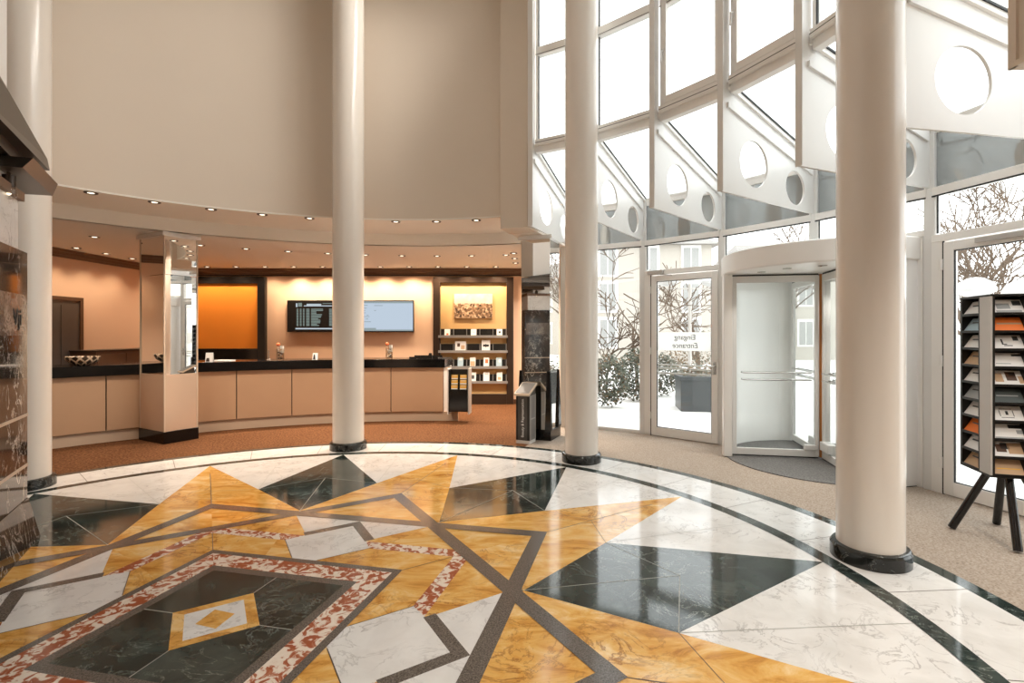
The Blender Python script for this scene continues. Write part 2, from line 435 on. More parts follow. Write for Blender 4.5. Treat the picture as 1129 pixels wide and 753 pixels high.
fp([U(.088, 0, 0), U(0, .105, 0), U(-.088, 0, 0), U(0, -.105, 0)], Y_, 12)
struct(fl.build('floor', FM, smooth=False))
# carpets around the marble disc
def outerpt(w):                     # world angle -> far edge of the carpet area
    c, s_ = math.cos(rad(w)), math.sin(rad(w)); t = 1e9
    for lim, d, o in ((10.85, s_, CY), (-4.6, s_, CY), (.75 if 68 < w < 90 else 4.6, c, CX), (-7.9, c, CX)):
        if abs(d) > 1e-6:
            k = (lim - o) / d
            if k > 0: t = min(t, k)
    return Vector((CX + t * c, CY + t * s_, 0))
cr = MB(); n0 = [58 + i * (358.2 - 58 - PH + 0) / 120 for i in range(121)]
for a, b in zip(n0[:-1], n0[1:]):
    cr.poly([P(4.32, a), outerpt(a + PH), outerpt(b + PH), P(4.32, b)])
for v in cr.v: v.z = .002
struct(cr.build('floor_carpet_reception', 'carpet_red', smooth=False))
ce = MB(); n1 = arcs(-13, 58, 24)
for a, b in zip(n1[:-1], n1[1:]): ce.poly([P(4.32, a, .003), P(6.02, a, .003), P(6.02, b, .003), P(4.32, b, .003)])
struct(ce.build('floor_carpet_entrance', 'carpet_beige', smooth=False))

# ------------------------------------------------------------------ WALLS AND CEILINGS
HB, HS, HL, HT = 2.9, 3.1, 2.9, 7.0
w = MB(); w.band(4.32, 4.45, 62, 343, HS, HT, 120); struct(w.build('wall_upper', 'wall_cream'))
pw = MB(); pw.band(4.23, 4.6, 57.0, 62.2, HB, HT, 4); struct(pw.build('wall_pier_left', 'wall_cream', bevel=.004))
pw = MB(); pw.band(4.2, 4.6, -16.5, -10.0, HB, HT, 4)
struct(pw.build('wall_pier_right', 'wall_cream', bevel=.004))
pf = MB(); pf.band(4.185, 4.2, -16.2, -10.0, HB, HB + .03, 4); pf.band(4.185, 4.2, -10.6, -10.0, HB, HT, 2)
struct(pf.build('trim_pier', 'wall_cream'))
so = MB(); so.band(4.32, 5.3, 62, 343, HS - .02, HS, 110); struct(so.build('ceiling_soffit', 'ceiling'))
fa = MB(); fa.band(5.3, 5.36, 62, 343, HL, HS, 110); struct(fa.build('trim_soffit_edge', 'ceiling'))
def ceil_out(w_):
    c, s_ = math.cos(rad(w_)), math.sin(rad(w_))
    if w_ < 69.5: return Vector((CX + 5.95 * c, CY + 5.95 * s_, 0))
    p = outerpt(w_)
    if w_ < 90 and p.x > .50: t = (.50 - CX) / c; p = Vector((.50, CY + t * s_, 0))
    return p
lc = MB(); aa = arcs(62, 343, 140)
for a, b in zip(aa[:-1], aa[1:]):
    q = [P(5.3, a), ceil_out(a + PH), ceil_out(b + PH), P(5.3, b)]; lc.prism(q, HL, HL + .06)
aa = arcs(57.0, 62, 5)
for a, b in zip(aa[:-1], aa[1:]):
    lc.prism([P(4.61, a), ceil_out(a + PH), ceil_out(b + PH), P(4.61, b)], HL, HL + .06)
struct(lc.build('ceiling_low', 'ceiling', smooth=False))
ct = MB(); ct.prism([P(4.45, a) for a in arcs(0, 354, 59)], HT, HT + .15); struct(ct.build('ceiling_dome', 'ceiling_top', smooth=False))
YB, XL = 10.72, -7.75
b_ = MB(); b_.box(XL - .15, .62, YB, YB + .15, 0, HL); struct(b_.build('wall_back', 'wall_peach'))
b_ = MB(); b_.box(XL - .15, XL, -4.6, YB, 0, HL); struct(b_.build('wall_left', 'wall_peach'))
b_ = MB(); b_.box(.50, .62, 8.02, YB, 0, HL); struct(b_.build('wall_right', 'wall_cream'))
b_ = MB(); b_.box(XL - .15, 4.75, -4.75, -4.6, 0, HL); struct(b_.build('wall_rear', 'wall_cream'))
b_ = MB(); q0 = P(5.95, -11.25)
b_.box(4.36, 4.5, -4.6, q0.y - .02, 0, 3.6); struct(b_.build('wall_rear_right', 'wall_cream'))
t_ = MB()
for z0, z1, d in ((2.85, 2.9, .10), (2.80, 2.85, .075), (2.77, 2.80, .05)):
    t_.box(XL, .50, YB - d, YB, z0, z1)
struct(t_.build('trim_1', 'wood_trim'))
t_ = MB()
for z0, z1, d in ((2.85, 2.9, .10), (2.80, 2.85, .075), (2.77, 2.80, .05)):
    t_.box(XL, XL + d, -4.6, YB - .1, z0, z1)
struct(t_.build('trim_2', 'wood_trim'))
t_ = MB(); t_.box(XL + .15, .50, YB - .03, YB, 2.745, 2.765); struct(t_.build('trim_3', 'black'))
bb = MB(); bb.box(XL + .02, .5, YB - .02, YB, 0, .1); struct(bb.build('baseboard_back', 'wood_brown'))

# ------------------------------------------------------------------ COLUMNS
def column(a, label, R=3.99):
    p = P(R, a); t = thing('column', label, 'column', p, 0, 'round cream columns around the marble floor')
    MB().lathe([(.195, .10), (.195, HT - .004)], 48).build('shaft', 'column', t)
    MB().lathe([(.232, .0), (.232, .085), (.222, .098), (.205, .104), (.195, .104)], 48).build('base_ring', 'base_black', t)
    return t
column(0, 'tall round cream column on the marble floor nearest the spinning brochure stand')
column(45, 'tall round cream column on the marble floor between the paired mirrored pillar and glass entrance door')
column(90, 'tall round cream column on the marble floor in front of the two wall screens')
column(135, 'tall round cream column beside the black marble block under the bronze canopy')

# ------------------------------------------------------------------ GLAZED ENTRANCE FACADE
RF, RW = 5.95, 4.29
FA = [56.25, 45, 33.75, 22.5, 11.25, 0, -11.25]
def bay(a0, a1, R):
    A, B = P(R, a0), P(R, a1); d = B - A
    return A, math.atan2(d.y, d.x), d.length
wn = 0
def lower_bay(i, kind):
    """one bay between two facade posts: local x from post to post, y outward"""
    global wn
    wn += 1
    A, rz, L = bay(FA[i], FA[i + 1], RF)
    f = MB()
    f.box(0.03, L - .03, -.04, .05, 2.82, 2.90)           # upper rail
    f.box(0.03, L - .03, -.02, .04, 3.42, 3.50)           # eaves rail
    if kind == 'glass':
        f.box(.03, L - .03, -.03, .04, 0, .05); f.box(.03, .06, -.03, .04, .05, 2.82); f.box(L - .06, L - .03, -.03, .04, .05, 2.82)
    elif kind == 'door':
        f.box(.03, L - .03, -.05, .05, 2.37, 2.44); f.box(.03, .055, -.03, .03, 2.44, 2.82); f.box(L - .055, L - .03, -.03, .03, 2.44, 2.82)
    elif kind in ('rev', 'panel'):
        f.box(.03, L - .03, -.03, .05, 2.45, 2.51); f.box(.03, .055, -.03, .03, 2.51, 2.82); f.box(L - .055, L - .03, -.03, .03, 2.51, 2.82)
    fr = struct(f.build('window_%d' % wn, 'frame_white', bevel=.004, at=(0, 0, 0)))
    fr.location = A; fr.rotation_euler = (0, 0, rz)
    g = MB()
    if kind == 'glass': g.box(.055, L - .055, .0, .008, .05, 2.83)
    else: g.box(.05, L - .05, .0, .008, 2.43 if kind == 'door' else 2.5, 2.83)
    g.build('pane', 'glass', fr, smooth=False)
    MB().box(.03, L - .03, .0, .012, 2.895, 3.43).build('spandrel_pane', 'spandrel', fr, smooth=False)
    k = MB(); k.box(.03, L - .03, -.043, -.041, 2.805, 2.82); k.box(.055, .065, -.012, .0, 2.46, 2.82); k.box(.03, .045, -.02, -.001, 2.9, 3.42)
    k.build('gasket', 'gasket_black', fr, smooth=False)
    return fr, L
bays = {}
for i, kd in enumerate(['glass', 'door', 'rev', 'panel', 'door', 'glass']): bays[i] = lower_bay(i, kd)
# posts
for j, a in enumerate(FA):
    p = MB(); p.box(-.04, .06, -.045, .045, 2.46 if a == 22.5 else 0, 3.48)
    o = p.build('trim_post', 'white_paint', bevel=.004); o.location = P(RF, a); o.rotation_euler = (0, 0, rad(a + PH)); struct(o)
    st = MB()
    for k in range(5): st.lathe([(.006, 0), (.006, .006)], 8, (.0, .0, 0))
# small pane linking the glazing to the side wall
A = Vector((.62, 8.02, 0)); B = P(RF, 56.25); d = B - A
f = MB(); L = d.length
f.box(0, L, -.02, .02, 0, .05); f.box(0, L, -.02, .02, 2.82, 2.9)
o = struct(f.build('window_%d' % (wn + 1), 'frame_white')); o.location = A; o.rotation_euler = (0, 0, math.atan2(d.y, d.x))
MB().box(0, L, -.004, .004, .05, 2.82).build('pane', 'glass', o, smooth=False)
wn += 1

# fixed white panel to the right of the revolving door
fr, L = bays[3]
MB().box(L - .20, L - .03, -.02, .03, 0.0, 2.45).build('panel', 'panel_white', fr)
MB().box(L - .075, L - .06, -.03, -.02, 0.02, 2.44).build('panel_strip', 'frame_white', fr)

# --- entrance door (bay 1) and side door (bay 4)
def door_leaf(i, n, handle_side):
    fr, L = bays[i]; A = fr.location; rz = fr.rotation_euler[2]
    f = MB(); x0, x1 = .115 * L, .972 * L
    f.box(.03, x0, -.045, .05, 0, 2.37); f.box(x1, L - .03, -.045, .05, 0, 2.37)
    d_ = struct(f.build('door_%d' % n, 'frame_white', bevel=.004)); d_.location = A; d_.rotation_euler = (0, 0, rz)
    l = MB(); a0, a1, b0, b1 = x0 + .012, x1 - .012, .012, 2.355
    sw, tw, bw = .085, .085, .125
    l.box(a0, a0 + sw, -.06, .0, b0, b1); l.box(a1 - sw, a1, -.06, .0, b0, b1)
    l.box(a0 + sw, a1 - sw, -.06, .0, b0, b0 + bw); l.box(a0 + sw, a1 - sw, -.06, .0, b1 - tw, b1)
    l.build('leaf_frame', 'frame_white', d_, bevel=.004)
    MB().box(a0 + sw, a1 - sw, -.034, -.028, b0 + bw, b1 - tw).build('pane', 'glass', d_, smooth=False)
    k = MB()
    for s in (a0 + sw, a1 - sw - .008): k.box(s, s + .008, -.052, -.035, b0 + bw, b1 - tw)
    k.box(a0 + sw, a1 - sw, -.052, -.035, b1 - tw - .008, b1 - tw); k.box(a0 + sw, a1 - sw, -.052, -.035, b0 + bw, b0 + bw + .008)
    k.box(x0 - .004, x0 + .01, -.05, -.04, 0, 2.37)
    k.build('gasket', 'gasket_black', d_, smooth=False)
    hx = x1 - .05 if handle_side > 0 else x0 + .05
    h = MB(); h.box(hx - .018, hx + .018, -.068, -.06, .95, 1.12); h.tube([(hx, -.066, 1.06), (hx, -.115, 1.06), (hx - .13 * handle_side, -.12, 1.06)], .011, 10)
    h.build('handle', 'chrome', d_)
    for z in (.25, 1.2, 2.1):
        xx = x0 if handle_side > 0 else x1
        MB().lathe([(.014, 0), (.014, .10)], 12, (xx - .005, -.065, z)).build('hinge', 'frame_white', d_)
    return d_, L, (a0 + sw, a1 - sw, b0 + bw, b1 - tw)
d1, L, (gx0, gx1, gz0, gz1) = door_leaf(1, 1, 1)
MB().box(gx0, gx1, -.0385, -.0365, 1.262, 1.525).build('sign_band', 'film', d1, smooth=False)
gm = (gx0 + gx1) / 2
# lettering faces outdoors, so it reads mirrored from the lobby
for tx, z, off in (('Eingang', 1.452, .02), ('Entrance', 1.335, .02)):
    mtx = Matrix.Translation((gm + off, -.0398, z)) @ Matrix.Rotation(PI, 4, 'Z') @ Matrix.Rotation(PI / 2, 4, 'X')
    if tx == 'Entrance': mtx = mtx @ Matrix(((1, .2, 0, 0), (0, 1, 0, 0), (0, 0, 1, 0), (0, 0, 0, 1)))
    text(tx, .105, 'lettering', 'ink_grey', d1, mtx, .001)
bars = MB()
for z in (1.00, 1.05, .93): bars.tube([(gx0 - .03, -.005, z), (gx1 + .03, -.005, z)], .012, 8)
bars.build('push_bar', 'frame_white', d1)
c_ = MB(); c_.box(.10, .34, -.10, -.04, 2.375, 2.43); c_.tube([(.3, -.09, 2.37), (.48, -.07, 2.34)], .008, 8); c_.build('door_closer', 'grey_light', d1, bevel=.004)
d2, L, gg = door_leaf(4, 2, 1)
c_ = MB(); c_.box(.42, .78, -.09, -.06, 2.30, 2.345); c_.build('door_closer', 'grey_light', d2, bevel=.004)

# --- fins (perforated radial beams)
def fin(a, label):
    t = thing('perforated_fin', label, 'beam', P(0, 0), rad(a + PH), 'white radial fins of the entrance glazing')
    x0, x1, th = 4.197, 5.90, .022
    prof = [(x0, HB), (x1, HB), (x1, 3.50), (4.33, 3.925), (4.33, HT - .006), (x0, HT - .006)]
    me = plate(prof, [(4.74, 3.262, .24), (5.52, 3.142, .19)], th)
    me.transform(Matrix.Rotation(PI / 2, 4, 'X')); me.materials.clear(); me.materials.append(M['white_paint'])
    o = bpy.data.objects.new('web', me); COL.objects.link(o); o.parent = t
    MB().box(x0 - .008, x0, -.034, .034, HB, HT - .006).build('edge_flange', 'white_paint', t, bevel=.003)
    r = MB()
    for s in (-1, 1):
        y0, y1 = (s * th / 2, s * (th / 2 + .022))
        A = [(4.28, y0, 3.74), (5.86, y0, 3.335), (5.86, y1, 3.335), (4.28, y1, 3.74)]
        B = [(4.28, y0, 3.79), (5.86, y0, 3.385), (5.86, y1, 3.385), (4.28, y1, 3.79)]
        r.loft(A, B)
    r.build('rib', 'white_paint', t)
    # sloping glazing bar on top
    g = MB(); A = [(4.30, -.035, 3.93), (5.95, -.035, 3.475), (5.95, .035, 3.475), (4.30, .035, 3.93)]
    g.loft(A, [(x, y, z + .07) for x, y, z in A]); g.build('glazing_bar', 'frame_white', t)
    k = MB(); A = [(4.36, s_, 3.955) for s_ in (-.045, -.036)] + [(5.93, s_, 3.52) for s_ in (-.036, -.045)]
    k.loft(A, [(x, y, z + .02) for x, y, z in A]); A = [(x, -y, z) for x, y, z in A]; k.loft(A, [(x, y, z + .02) for x, y, z in A])
    k.build('gasket', 'gasket_black', t, smooth=False)
    return t
fin(56.25, 'white perforated fin against the left wall pier of the entrance glazing')
fin(45, 'white perforated fin whose tail meets the left jamb post of the glass entrance door')
fin(33.75, 'white perforated fin between glass entrance door and revolving door')
fin(22.5, 'white perforated fin ending above the middle of the revolving door canopy')
fin(11.25, 'white perforated fin partly hidden behind the nearest cream column')
fin(0, 'largest white perforated fin with big round hole above the side door')
# --- clerestory windows and sloping panes
for i in range(6):
    wn += 1
    A, rz, L = bay(FA[i], FA[i + 1], RW + .05)
    f = MB(); e = .035
    f.box(e, L - e, -.03, .06, 3.88, 3.965); f.box(e, L - e, -.06, .06, 3.965, 4.045)
    f.box(e, L - e, -.04, .05, 5.15, 5.26); f.box(e, L - e, -.03, .05, HT - .1, HT)
    f.box(e, e + .03, -.03, .05, 4.045, HT); f.box(L - e - .03, L - e, -.03, .05, 4.045, HT)
    o = struct(f.build('window_%d' % wn, 'frame_white', bevel=.005)); o.location = A; o.rotation_euler = (0, 0, rz)
    MB().box(e + .03, L - e - .03, .008, .014, 4.04, HT - .1).build('pane', 'glass', o, smooth=False)
    k = MB(); k.box(e, L - e, -.062, -.06, 4.0, 4.006); k.box(e + .03, e + .038, -.02, .0, 4.05, HT - .1); k.box(e, L - e, -.042, -.0405, 5.16, 5.166)
    k.build('gasket', 'gasket_black', o, smooth=False)
    if i in (2, 3):               # opening casement
        s = MB(); x0, x1, z0, z1 = e + .03, L - e - .03, 4.05, 6.2 if i else 5.15
        s.box(x0, x0 + .065, -.055, -.0, z0, z1); s.box(x1 - .065, x1, -.055, .0, z0, z1)
        s.box(x0 + .065, x1 - .065, -.055, .0, z0, z0 + .08); s.box(x0 + .065, x1 - .065, -.055, .0, z1 - .08, z1)
        c = s.build('casement', 'frame_white', o, bevel=.004)
        hx = x0 + .03
        h = MB(); zc = 4.6 if i else 5.4; h.box(hx - .014, hx + .014, -.064, -.055, zc - .05, zc + .06); h.tube([(hx, -.06, zc + .03), (hx, -.09, zc + .03), (hx, -.095, zc - .10)], .010, 8)
        h.build('handle', 'white_paint', c)
    # sloping pane from the sill down to the eaves
    A0, A1, B0, B1 = P(4.34, FA[i], 3.965), P(4.34, FA[i + 1], 3.965), P(5.95, FA[i], 3.52), P(5.95, FA[i + 1], 3.52)
    wn += 1
    s = MB(); up = Vector((0, 0, .008)); s.loft([A0, A1, B1, B0], [A0 + up, A1 + up, B1 + up, B0 + up]); struct(s.build('window_%d' % wn, 'glass', smooth=False))
    for q, (u0, u1) in enumerate(((B0, B1),)):
        e_ = MB(); e_.tube([u0 + Vector((0, 0, -.01)), u1 + Vector((0, 0, -.01))], .03, 6); struct(e_.build('trim_eaves', 'frame_white'))

# ------------------------------------------------------------------ REVOLVING DOOR
RX, RY, RR = 3.49, 5.95, 1.06
rv = thing('revolving_door', 'revolving glass door with white canopy and curved white drum wall', 'revolving door', (RX, RY, .0135))
# canopy: flat drum
MB().lathe([(1.0, 2.21), (1.10, 2.21), (1.12, 2.225), (1.12, 2.43), (1.10, 2.445), (.9, 2.445)], 72).build('canopy', 'frame_white', rv)
W1 = 169.8                           # direction of the first wing
# curved drum walls (left and right quarter)
def arcw(a0, a1, n, R, th, z0, z1, mb):
    A = arcs(a0, a1, n); vs = []; fs = []
    for a in A:
        c, s_ = math.cos(rad(a)), math.sin(rad(a))
        vs += [(R * c, R * s_, z0), ((R + th) * c, (R + th) * s_, z0), ((R + th) * c, (R + th) * s_, z1), (R * c, R * s_, z1)]
    for i in range(n):
        b = 4 * i
        for k in range(4): fs.append((b + k, b + (k + 1) % 4, b + 4 + (k + 1) % 4, b + 4 + k))
    fs += [(0, 3, 2, 1), (4 * n, 4 * n + 1, 4 * n + 2, 4 * n + 3)]
    return mb.add(vs, fs)
arcw(78, 167, 28, 1.045, .05, 0.0, 2.21, MB()).build('drum_wall', 'panel_white', rv)
arcw(-102, -14, 28, 1.045, .05, 0.0, 2.21, MB()).build('drum_wall', 'panel_white', rv)
def jamb(ang):
    c, s_ = math.cos(rad(ang)), math.sin(rad(ang)); t = Vector((-s_, c, 0)); n_ = Vector((c, s_, 0))
    q = [n_ * r + t * w_ for r, w_ in ((1.03, -.04), (1.13, -.04), (1.13, .05), (1.03, .05))]
    return MB().prism(q, 0, 2.215).build('jamb_post', 'frame_white', rv, bevel=.006)
jamb(171.5)
jamb(-106)
MB().lathe([(.03, .02), (.03, 2.2)], 16).build('centre_shaft', 'terracotta', rv)
for q in range(4):
    an = rad(W1 + 90 * q); R4 = Matrix.Rotation(an, 4, 'Z')
    f = MB(); x0, x1 = .045, 1.015
    f.box(x0, x0 + .04, -.02, .02, .02, 2.19); f.box(x1 - .05, x1, -.02, .02, .02, 2.19)
    f.box(x0 + .04, x1 - .05, -.02, .02, .02, .10); f.box(x0 + .04, x1 - .05, -.02, .02, 2.11, 2.19)
    for v in f.v: v.xyz = R4 @ v
    fo = f.build('wing', 'white_paint', rv, bevel=.003)
    g = MB(); g.box(x0 + .04, x1 - .05, -.003, .003, .10, 2.11)
    for v in g.v: v.xyz = R4 @ v
    g.build('pane', 'glass', fo, smooth=False)
    h = MB()
    for s in (-1, 1):
        for z in (.935, 1.02):
            h.tube([(.13, s * .02, z), (.13, s * .045, z), (.90, s * .045, z), (.90, s * .02, z)], .010, 8)
    for v in h.v: v.xyz = R4 @ v
    h.build('push_bar', 'chrome', fo)
    k = MB(); k.box(x0, x1, -.012, .012, 2.19, 2.208); k.box(x1, x1 + .018, -.006, .006, .02, 2.2); k.box(x0, x1, -.008, .008, .006, .02)
    for v in k.v: v.xyz = R4 @ v
    k.build('brush_seal', 'gasket_black', fo, smooth=False)
    b = MB(); b.box(.06, .30, -.05, .05, .12, .22) if q in (1, 3) else b.box(.06, .2, -.03, .03, .10, .16)
    for v in b.v: v.xyz = R4 @ v
    b.build('safety_box', 'white_paint', fo, bevel=.006)
for an, rr_ in ((190, .8), (215, .8), (240, .8), (265, .8), (290, .8), (130, .3), (300, .3)):
    c, s_ = math.cos(rad(an)), math.sin(rad(an))
    MB().lathe([(.045, 2.204), (.045, 2.2115)], 20, (rr_ * c, rr_ * s_, 0)).build('canopy_spotlight', 'chrome', rv)
mt = MB().lathe([(1.09, .0), (1.09, .010)], 64); o = mt.build('door_mat', 'mat_grey'); o.location = (RX, RY, .003)
tag(o, 'round dark grey mat set in the carpet under the revolving door', 'mat')

# ------------------------------------------------------------------ MIRRORED PILLARS
def pillar(label, corner, ang, wl, wr, lower):
    """corner towards the viewer; left face runs along +local x, right face along +local y"""
    t = thing('mirrored_pillar', label, 'pillar', (corner[0], corner[1], 0), rad(ang - 90))
    # local: x axis = right-face direction turned -90 -> left face runs along -x?  build with explicit vectors
    return t
def pillar_build(label, corner, angL, wl, wr, plinth, lower, spikes):
    t = thing('mirrored_pillar', label, 'pillar', (corner[0], corner[1], 0), 0)
    dl = Vector((math.cos(rad(angL)), math.sin(rad(angL)), 0)); dr = Vector((math.cos(rad(angL - 90)), math.sin(rad(angL - 90)), 0))
    def q(i):                      # inset outline
        return [dl * i + dr * i, dr * (wr - i) + dl * i, dr * (wr - i) + dl * (wl - i), dl * (wl - i) + dr * i]
    MB().prism(q(-.015), 0, plinth).build('plinth', 'granite_black', t, bevel=.004)
    z0 = plinth
    if lower:
        MB().prism(q(0), plinth, .945).build('lower_panel', 'pillar_panel', t, bevel=.003)
        e = MB()
        for c in (Vector((0, 0, 0)), dl * wl, dr * wr):
            e.prism([c + dl * a + dr * b for a, b in ((-.006, -.006), (.010, -.006), (.010, .010), (-.006, .010))], plinth, HL - .06)
        e.build('edge_trim', 'beige_edge', t)
        z0 = .945
    MB().prism(q(.004), z0, 2.31).build('mirror_cladding', 'mirror', t)
    MB().prism(q(.001), 2.315, HL - .06).build('mirror_cladding', 'mirror', t)
    MB().prism(q(-.035), HL - .06, HL - .005).build('capital', 'white_paint', t, bevel=.004)
    if spikes:
        for c, tv, w0, w1, h in spikes:
            base = dl * c[0] + dr * c[1]; tvv = (dl * tv[0] + dr * tv[1]).normalized(); nn = Vector((tvv.y, -tvv.x, 0))
            def ring(wd, dp, z): return [base + tvv * (-wd / 2) + nn * (-dp / 2) + Vector((0, 0, z)), base + tvv * (wd / 2) + nn * (-dp / 2) + Vector((0, 0, z)), base + tvv * (wd / 2) + nn * (dp / 2) + Vector((0, 0, z)), base + tvv * (-wd / 2) + nn * (dp / 2) + Vector((0, 0, z))]
            MB().loft(ring(w0, .05, plinth), ring(w1, .03, h)).build('corner_spike', 'black_gloss', t, bevel=.003)
    return t
pillar_build('square mirrored pillar with peach lower panel built into the reception desk', (-4.96, 6.78), 151.5, .64, .42, .165, True, None)
pillar_build('slim mirrored pillar with black tapered corner guards behind the charcoal literature box', (.29, 6.99), 157.7, .44, .40, .15, False,
             [((.44, .0), (1, 0), .13, .045, .98), ((.02, .0), (1, 0), .10, .055, .98), ((.0, .36), (0, 1), .12, .012, .98)])

# ------------------------------------------------------------------ RECEPTION DESK
dk = thing('reception_desk', 'long curved tan reception desk with black granite top', 'desk', P(6.2, 100), 0)
at = P(6.2, 100)
def dband(R0, R1, a0, a1, z0, z1, n, name, mat, bevel=0):
    return MB().band(R0, R1, a0, a1, z0, z1, n).build(name, mat, dk, bevel, at=at)
A0, A1 = 77.6, 145.5
dband(5.93, 6.62, A0, 115.8, .925, 1.07, 40, 'worktop', 'granite_black', .004)      # the top runs round the back of the mirrored pillar
dband(6.12, 6.62, 115.8, 120.5, .925, 1.07, 6, 'worktop', 'granite_black')
dband(5.93, 6.62, 120.5, A1, .925, 1.07, 24, 'worktop', 'granite_black', .004)
seams = [A0 + .4] + [79 + 7.5 * k for k in range(1, 10)] + [A1]
seams[1] = 86.5
spans = [(a, b) for a, b in zip(seams[:-1], seams[1:]) if not (a > 116 and b < 125)]
spans = [(a, 116.1 if abs(b - 116.5) < .01 else b) for a, b in spans] + [(119.7, 124.0)]
for a, b in spans:
    dband(5.985, 6.03, a + .06, b - .06, .165, .925, 8, 'front_panel', 'desk_front', .002)
for a, b in ((A0 + .4, 116.1), (119.7, A1)):
    dband(6.02, 6.05, a, b, .16, .925, 40, 'carcass', 'wood_dark')
    dband(6.015, 6.05, 75.6 if a < 90 else a, b, .0, .158, 40, 'kick_plate', 'desk_kick', .002)
dband(6.05, 6.55, A0 + .4, A0 + .9, .0, .925, 1, 'end_panel', 'white_paint')
dband(6.5, 6.55, A0 + .9, A1, .0, .925, 60, 'back_panel', 'wood_dark')

# brochure rack at the end of the desk
bp = Vector((-1.36, 8.40, 0)); RKW = .33
rk = thing('brochure_rack', 'black brochure rack with yellow leaflets at the right end of the reception desk', 'rack', bp, rad(-4))
MB().box(.0, RKW, .10, .22, .19, .90).box(.0, .018, 0, .10, .19, .90).box(RKW - .018, RKW, 0, .10, .19, .90).build('back_box', 'black', rk)
MB().box(-.02, -.001, -.01, .22, .15, .92).build('side_panel', 'white_paint', rk); MB().box(RKW + .001, RKW + .022, -.01, .22, .15, .92).build('side_panel', 'grey_light', rk)
MB().box(0, RKW, 0, .10, .19, .55).build('front_box', 'black_gloss', rk)
for k, z in enumerate((.56, .64, .72)): MB().box(.018, RKW - .018, .05 + .012 * k, .06 + .012 * k, z, z + .045).build('pocket', 'black', rk)
lf = None
for r in range(3):
    for c in range(2):
        lab = '%s yellow leaflet in the %s column of the black rack at the desk end' % (('lowest', 'middle', 'topmost')[r], ('left', 'right')[c])
        if lf is None:
            lf = MB(); lf.box(-.055, .055, -.006, .006, 0, .075); lf.box(-.055, .055, -.0065, -.006, 0, .02, 1); lf.box(-.04, .04, -.0068, -.0061, .055, .062, 1)
            lf = lf.build('leaflet', ['paper_yellow', 'paper'], at=(0, 0, 0)); tag(lf, lab, 'leaflet', 'yellow leaflets in the desk end rack'); o = lf
        else: o = copy_mesh(lf, (0, 0, 0), (0, 0, 0), lab)
        R4 = Matrix.Rotation(rad(-4), 4, 'Z'); o.location = bp + R4 @ Vector((.09 + .15 * c, .040 + .012 * r, .565 + .085 * r)); o.rotation_euler = (rad(-7), 0, rad(-4))

# things on the counter
def cp(R, a): return P(R, a, 1.0705)
bw = MB().lathe([(.05, 0), (.09, .004), (.155, .05), (.185, .10), (.185, .125), (.175, .125), (.165, .10), (.13, .05), (.07, .015)], 40).build('bowl', 'basket', at=(0, 0, 0))
bw.location = cp(6.1, 126.2); tag(bw, 'round bowl with woven diamond pattern on the left part of the reception desk', 'bowl')
def jar(a, R, label, hs):
    t = thing('sweet_jar', label, 'jar', cp(R, a), 0, 'glass jars of sweets on the reception desk')
    MB().lathe([(.052, 0), (.058, .01), (.060, .19), (.058, .19), (.055, .012)], 24).build('glass_body', 'glass_jar', t)
    s = MB(); rnd = random.Random(hs)
    for k in range(26):
        an = rnd.random() * 6.28; r = rnd.random() * .032; z = .02 + .155 * rnd.random()
        s.lathe([(.004, -.015), (.015, -.006), (.015, .006), (.004, .015)], 8, (r * math.cos(an), r * math.sin(an), z), k % 3)
    s.build('sweets', ['paper', 'wood_brown', 'paper_tan'], t)
    l = MB(); l.tube([(-.03, 0, .05), (-.035, 0, .24)], .004, 6, 0); l.lathe([(.004, -.03), (.026, -.015), (.030, 0), (.024, .018), (.004, .03)], 14, (-.036, 0, .255), 1)
    l.build('lollipop', ['paper', 'candy_red'], t)
    w_ = MB(); w_.box(.005, .05, -.02, .02, .12, .235); w_.build('paper_card', 'paper', t)
    return t
jar(103.2, 6.15, 'glass jar of sweets with an orange lollipop left of the column by the screens', 3)
jar(87.0, 6.15, 'glass jar of sweets with a paper card right of the column by the screens', 5)
def tent(a, R, label, mats, w_=.085, h=.12, rz=0):
    t = MB(); t.loft([(-w_/2, -.04, 0), (w_/2, -.04, 0), (w_/2, -.034, 0), (-w_/2, -.034, 0)], [(-w_/2, -.003, h), (w_/2, -.003, h), (w_/2, .003, h), (-w_/2, .003, h)])
    t.loft([(-w_/2, .034, 0), (w_/2, .034, 0), (w_/2, .04, 0), (-w_/2, .04, 0)], [(-w_/2, -.003, h), (w_/2, -.003, h), (w_/2, .003, h), (-w_/2, .003, h)], 0)
    t.loft([(-w_/2+.01, -.0415, .005), (.01, -.0415, .005), (.01, -.0405, .005), (-w_/2+.01, -.0405, .005)], [(-w_/2+.02, -.0145, .09), (-.005, -.0145, .09), (-.005, -.0135, .09), (-w_/2+.02, -.0135, .09)], 1)
    o = t.build('tent_card', mats, at=(0, 0, 0)); o.location = cp(R, a); o.rotation_euler = (0, 0, rz)
    return tag(o, label, 'card', 'tent cards on the reception desk')
tent(112.4, 6.12, 'small white tent card on the desk in front of the orange panel', ['paper', 'wood_dark'], .10, .14, .3)
tent(98.2, 6.1, 'small dark and white tent card on the desk beside the column', ['paper', 'black'], .08, .11, .2)
tr = thing('document_tray', 'flat black tray on the right end of the desk', 'tray', cp(6.28, 81.3), rad(-6))
MB().box(-.26, .26, -.14, .14, 0, .012).build('tray_base', 'black', tr); MB().box(-.26, .26, .13, .14, .012, .045).box(-.26, .26, -.14, -.13, .012, .03).build('tray_rim', 'black', tr)
cs = MB(); cs.loft([(-.045, -.02, 0), (.045, -.02, 0), (.045, .02, 0), (-.045, .02, 0)], [(-.01, -.012, .10), (.03, -.012, .10), (.03, .012, .10), (-.01, .012, .10)])
